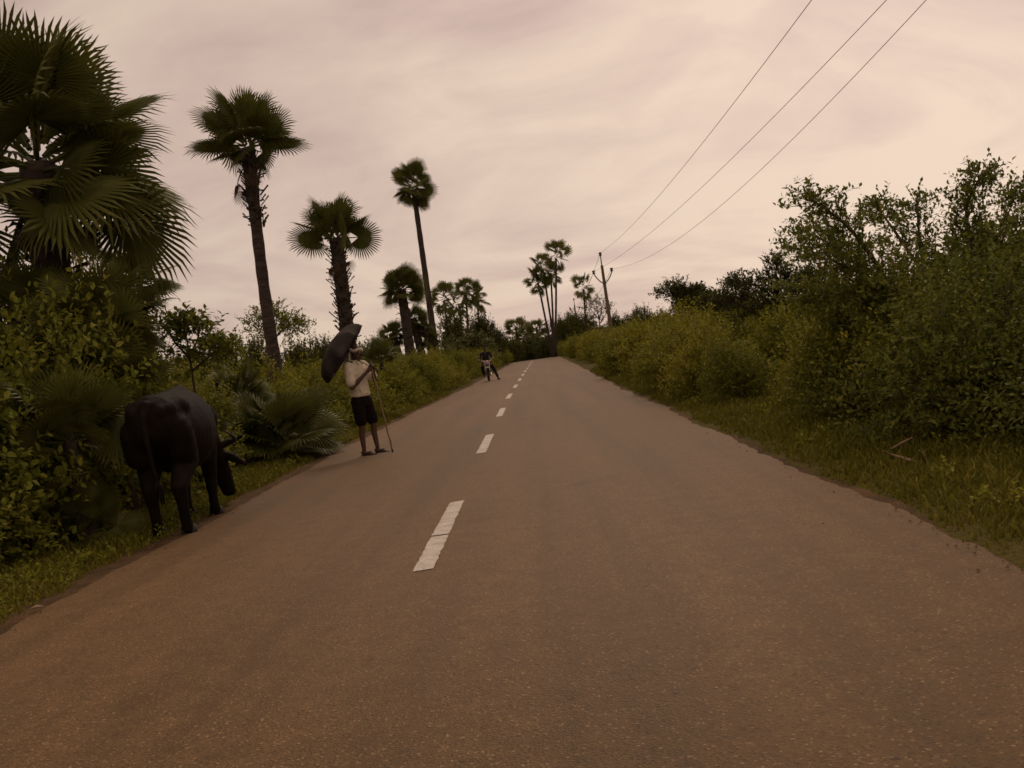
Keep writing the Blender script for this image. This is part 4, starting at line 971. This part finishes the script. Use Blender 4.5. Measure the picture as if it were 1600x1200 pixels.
leg([(.17, .30, .92), (.185, .42, .70), (.165, .13, .47), (.165, .17, .30), (.165, .20, .13), (.165, .23, .05)], [.17, .135, .078, .056, .054, .060])
leg([(-.17, .30, .92), (-.185, .52, .70), (-.155, .27, .47), (-.15, .31, .30), (-.15, .34, .13), (-.15, .37, .05)], [.17, .135, .078, .056, .054, .060])
leg([(.165, 1.40, .80), (.175, 1.36, .62), (.165, 1.40, .42), (.165, 1.40, .24), (.165, 1.39, .12), (.165, 1.43, .05)], [.13, .095, .072, .052, .052, .060])
leg([(-.165, 1.40, .80), (-.175, 1.46, .62), (-.165, 1.56, .42), (-.165, 1.58, .24), (-.165, 1.58, .12), (-.165, 1.62, .05)], [.13, .095, .072, .052, .052, .060])
b.limb([Vector(p) for p in ((0, .0, 1.28), (-.01, -.07, 1.16), (-.01, -.075, .95), (.005, -.06, .72), (.02, -.045, .56))], [.048, .036, .028, .023, .019])
for s in (-1, 1):
    b.limb([Vector((.09+s*.10, 1.98, .62)), Vector((.09+s*.22, 1.96, .55)), Vector((.09+s*.36, 1.93, .46))], [.035, .055, .022], 10)
b.body('body', M_HIDE, buf, .016, 5, .5)
for s in (-1, 1):
    b = MB(); P = smooth_path([(.09+s*.09, 1.93, .70), (.09+s*.20, 1.90, .73), (.09+s*.29, 1.82, .75), (.09+s*.31, 1.71, .80), (.09+s*.25, 1.62, .87)], 5)
    b.tube(P, [.048*(1-.85*i/(len(P)-1)) for i in range(len(P))], 10); b.build('horn', M_HORN, buf)
    b = MB(); b.ball((.115+s*.092, 2.05, .50), .018, 8, 6); b.build('eye', M_HAIR, buf)
for x, y in ((.165, .23), (-.15, .37), (.165, 1.43), (-.165, 1.62)):
    for s in (-1, 1):
        b = MB(); b.tube([(x+s*.033, y, .075), (x+s*.034, y+.018, .03), (x+s*.035, y+.026, -.005)], [.036, .044, .048], 10); b.build('hoof', M_HOOF, buf)
b = MB(); b.cap((.165, .13, .44), (.166, .165, .31), .058, .052); b.cap((.165, .175, .28), (.165, .20, .17), .050, .050); b.build('shank_hair', M_SHANK, buf)
b = MB()
for k in range(26):
    a = random.uniform(0, 6.28); q0 = Vector((.02, -.045, .58)); e = q0+Vector((.045*math.cos(a), .04*math.sin(a), random.uniform(-.26, -.12)))
    b.tube([q0, q0.lerp(e, .5)+Vector((.012*math.cos(a), .012*math.sin(a), 0)), e], [.008, .008, .002], 4)
b.build('tail_tuft', M_HAIR, buf)
b = MB(); b.ball((.43, 2.00, .42), (.02, .012, .02), 8, 6); b.build('ear_tag', M_EYE, buf) if False else None

# ------------------------------------------------------------------ motorcycle and rider, stopped at the left road edge
M_BLACK = material('black plastic', (.015, .014, .014), .5, .4)
M_RED = material('red tank paint', (.30, .035, .015), .3, .5)
M_CHROME = material('chrome', (.5, .46, .42), .25, .5, Metallic=1.0)
M_GLASS = material('headlight glass', (.20, .17, .14), .15, .6)
M_WHITE = material('white number plate', (.62, .56, .46), .6, .3)
M_DKSH = material('dark shirt', (.025, .022, .028), .9, .1)
BX, BY = -2.33, 50.0
bike = thing('motorcycle', 'small motorcycle with orange-red tank facing the camera at the left road edge', 'motorcycle', (BX, BY, .02), R(4))
def wheel(y):
    mb = MB(); P = [(0, y+.30*math.cos(a), .30+.30*math.sin(a)) for a in [2*math.pi*i/28 for i in range(28)]]
    rg = []
    for i in range(28):
        a = 2*math.pi*i/28; rg.append([(.045*math.cos(t), y+(.255+.045*math.sin(t))*math.cos(a), .30+(.255+.045*math.sin(t))*math.sin(a)) for t in [2*math.pi*j/8 for j in range(8)]])
    rg.append(rg[0]); mb.rings(rg, False); w = mb.build('wheel', M_RUBBER, bike)
    mb = MB(); mb.tube([(-.05, y, .3), (.05, y, .3)], .045, 10)
    for k in range(12):
        a = 2*math.pi*k/12; mb.tube([(0, y, .3), (0, y+.215*math.cos(a), .3+.215*math.sin(a))], .005, 4)
    mb.build('spokes', M_CHROME, w)
wheel(-.62); wheel(.62)
def part(name, mat, fn, parent=None):
    mb = MB(); fn(mb); return mb.build(name, mat, parent or bike)
for s in (-1, 1): part('fork', M_CHROME, lambda m: m.tube([(s*.09, -.62, .30), (s*.095, -.50, .62), (s*.10, -.38, .92)], .022, 8))
part('front_fender', M_BLACK, lambda m: m.rings([[(x, -.62+.35*math.cos(a), .30+.35*math.sin(a)) for x in (-.065, -.06, .06, .065)] for a in [R(40+12*i) for i in range(10)]], False))
part('headlight', M_BLACK, lambda m: m.ball((0, -.50, .84), (.11, .10, .11)))
part('headlight_glass', M_GLASS, lambda m: m.ball((0, -.565, .84), (.088, .05, .088)))
part('number_plate', M_WHITE, lambda m: m.box((0, -.60, .675), (.22, .012, .07)))
part('handlebar', M_CHROME, lambda m: m.tube(smooth_path([(-.37, -.22, 1.02), (-.20, -.34, 1.0), (0, -.38, .94), (.20, -.34, 1.0), (.37, -.22, 1.02)], 4), .014, 8))
for s in (-1, 1):
    mr = part('mirror', M_BLACK, lambda m: (m.tube([(s*.28, -.28, 1.02), (s*.33, -.32, 1.20)], .008, 6), m.ball((s*.34, -.32, 1.24), (.065, .02, .05))))
    part('mirror_glass', M_GLASS, lambda m: m.ball((s*.34, -.332, 1.24), (.05, .012, .04)), mr)
    part('indicator', M_RED, lambda m: m.ball((s*.19, -.50, .80), (.035, .03, .03)))
part('fuel_tank', M_RED, lambda m: (m.ball((0, -.12, .88), (.17, .28, .15)), m.ball((0, -.33, .80), (.15, .14, .13))))
part('seat', M_BLACK, lambda m: m.ball((0, .35, .82), (.14, .42, .075)))
part('engine', M_STEEL, lambda m: (m.box((0, 0, .45), (.24, .34, .30)), m.tube([(0, -.12, .5), (0, -.24, .70)], .09, 10)))
part('frame', M_BLACK, lambda m: (m.tube([(0, -.38, .90), (0, -.26, .5), (0, -.1, .28), (0, .3, .3), (0, .62, .30)], .025, 8), m.tube([(0, -.36, .88), (0, .1, .75), (0, .75, .78)], .025, 8)))
part('exhaust', M_CHROME, lambda m: m.tube([(.1, -.18, .42), (.14, -.05, .25), (.16, .3, .28), (.17, .8, .36)], [.022, .024, .045, .05], 10))
part('rear_fender', M_BLACK, lambda m: m.tube([(0, .55, .68), (0, .85, .66), (0, 1.0, .52)], [.08, .07, .05], 8))
M_JEAN = material('dark trousers', (.020, .018, .020), .9, .1)
rd = thing('person', 'rider in dark clothes astride the motorcycle with one foot on the road', 'person', (BX, BY, .02), R(4))
b = MB()
b.cap((0, .22, .93), (0, .16, 1.20), .14, .15); b.cap((0, .16, 1.2), (0, .12, 1.36), .15, .11); b.cap((-.15, .12, 1.36), (.15, .12, 1.36), .07, .07)
b.cap((0, .10, 1.42), (0, .07, 1.52), .055, .05); b.ball((0, .05, 1.60), (.078, .095, .115)); b.cap((0, -.05, 1.61), (0, -.065, 1.585), .010, .015, 8)
for s in (-1, 1): b.ball((s*.08, .06, 1.59), (.014, .02, .03)); b.limb([Vector((s*.20, .12, 1.36)), Vector((s*.31, 0, 1.13)), Vector((s*.32, -.22, 1.045))], [.058, .046, .034]); b.ball((s*.33, -.25, 1.04), (.045, .04, .035))
for s in (-1, 1):
    for k in range(4): b.limb([Vector((s*(.30+.02*k), -.27, 1.06)), Vector((s*(.30+.02*k), -.30, 1.035)), Vector((s*(.30+.02*k), -.27, 1.005))], [.011, .011, .010], 6)
b.limb([Vector((.10, .22, .92)), Vector((.27, -.14, .66)), Vector((.46, -.06, .10))], [.10, .068, .045]); b.limb([Vector((.46, -.06, .07)), Vector((.52, -.22, .035))], [.045, .038])
b.limb([Vector((-.10, .22, .92)), Vector((-.24, -.16, .70)), Vector((-.20, .02, .34))], [.10, .068, .045]); b.limb([Vector((-.20, .03, .31)), Vector((-.21, -.14, .27))], [.045, .038])
b.body('body', M_SKIN, rd, .012, 4, .5)
b = MB(); b.cap((0, .22, .94), (0, .16, 1.20), .155, .165); b.cap((0, .16, 1.2), (0, .125, 1.36), .165, .115); b.cap((-.16, .12, 1.36), (.16, .12, 1.36), .082, .082)
for s in (-1, 1): b.limb([Vector((s*.20, .12, 1.36)), Vector((s*.30, .02, 1.15))], [.078, .066])
b.body('shirt', M_DKSH, rd, .014, 4, .5)
b = MB(); b.limb([Vector((.10, .22, .92)), Vector((.27, -.14, .66)), Vector((.445, -.06, .16))], [.118, .084, .062]); b.limb([Vector((-.10, .22, .92)), Vector((-.24, -.16, .70)), Vector((-.20, .0, .38))], [.118, .084, .062]); b.body('trousers', M_JEAN, rd, .014, 4, .5)
b = MB(); b.ball((0, .065, 1.645), (.086, .10, .085)); b.build('hair', M_HAIR, rd)
b = MB(); b.cap((.46, -.05, .05), (.525, -.23, .03), .05, .04); b.build('shoe', M_RUBBER, rd)
b = MB(); b.cap((-.20, .04, .30), (-.212, -.15, .265), .05, .04); b.build('shoe', M_RUBBER, rd)
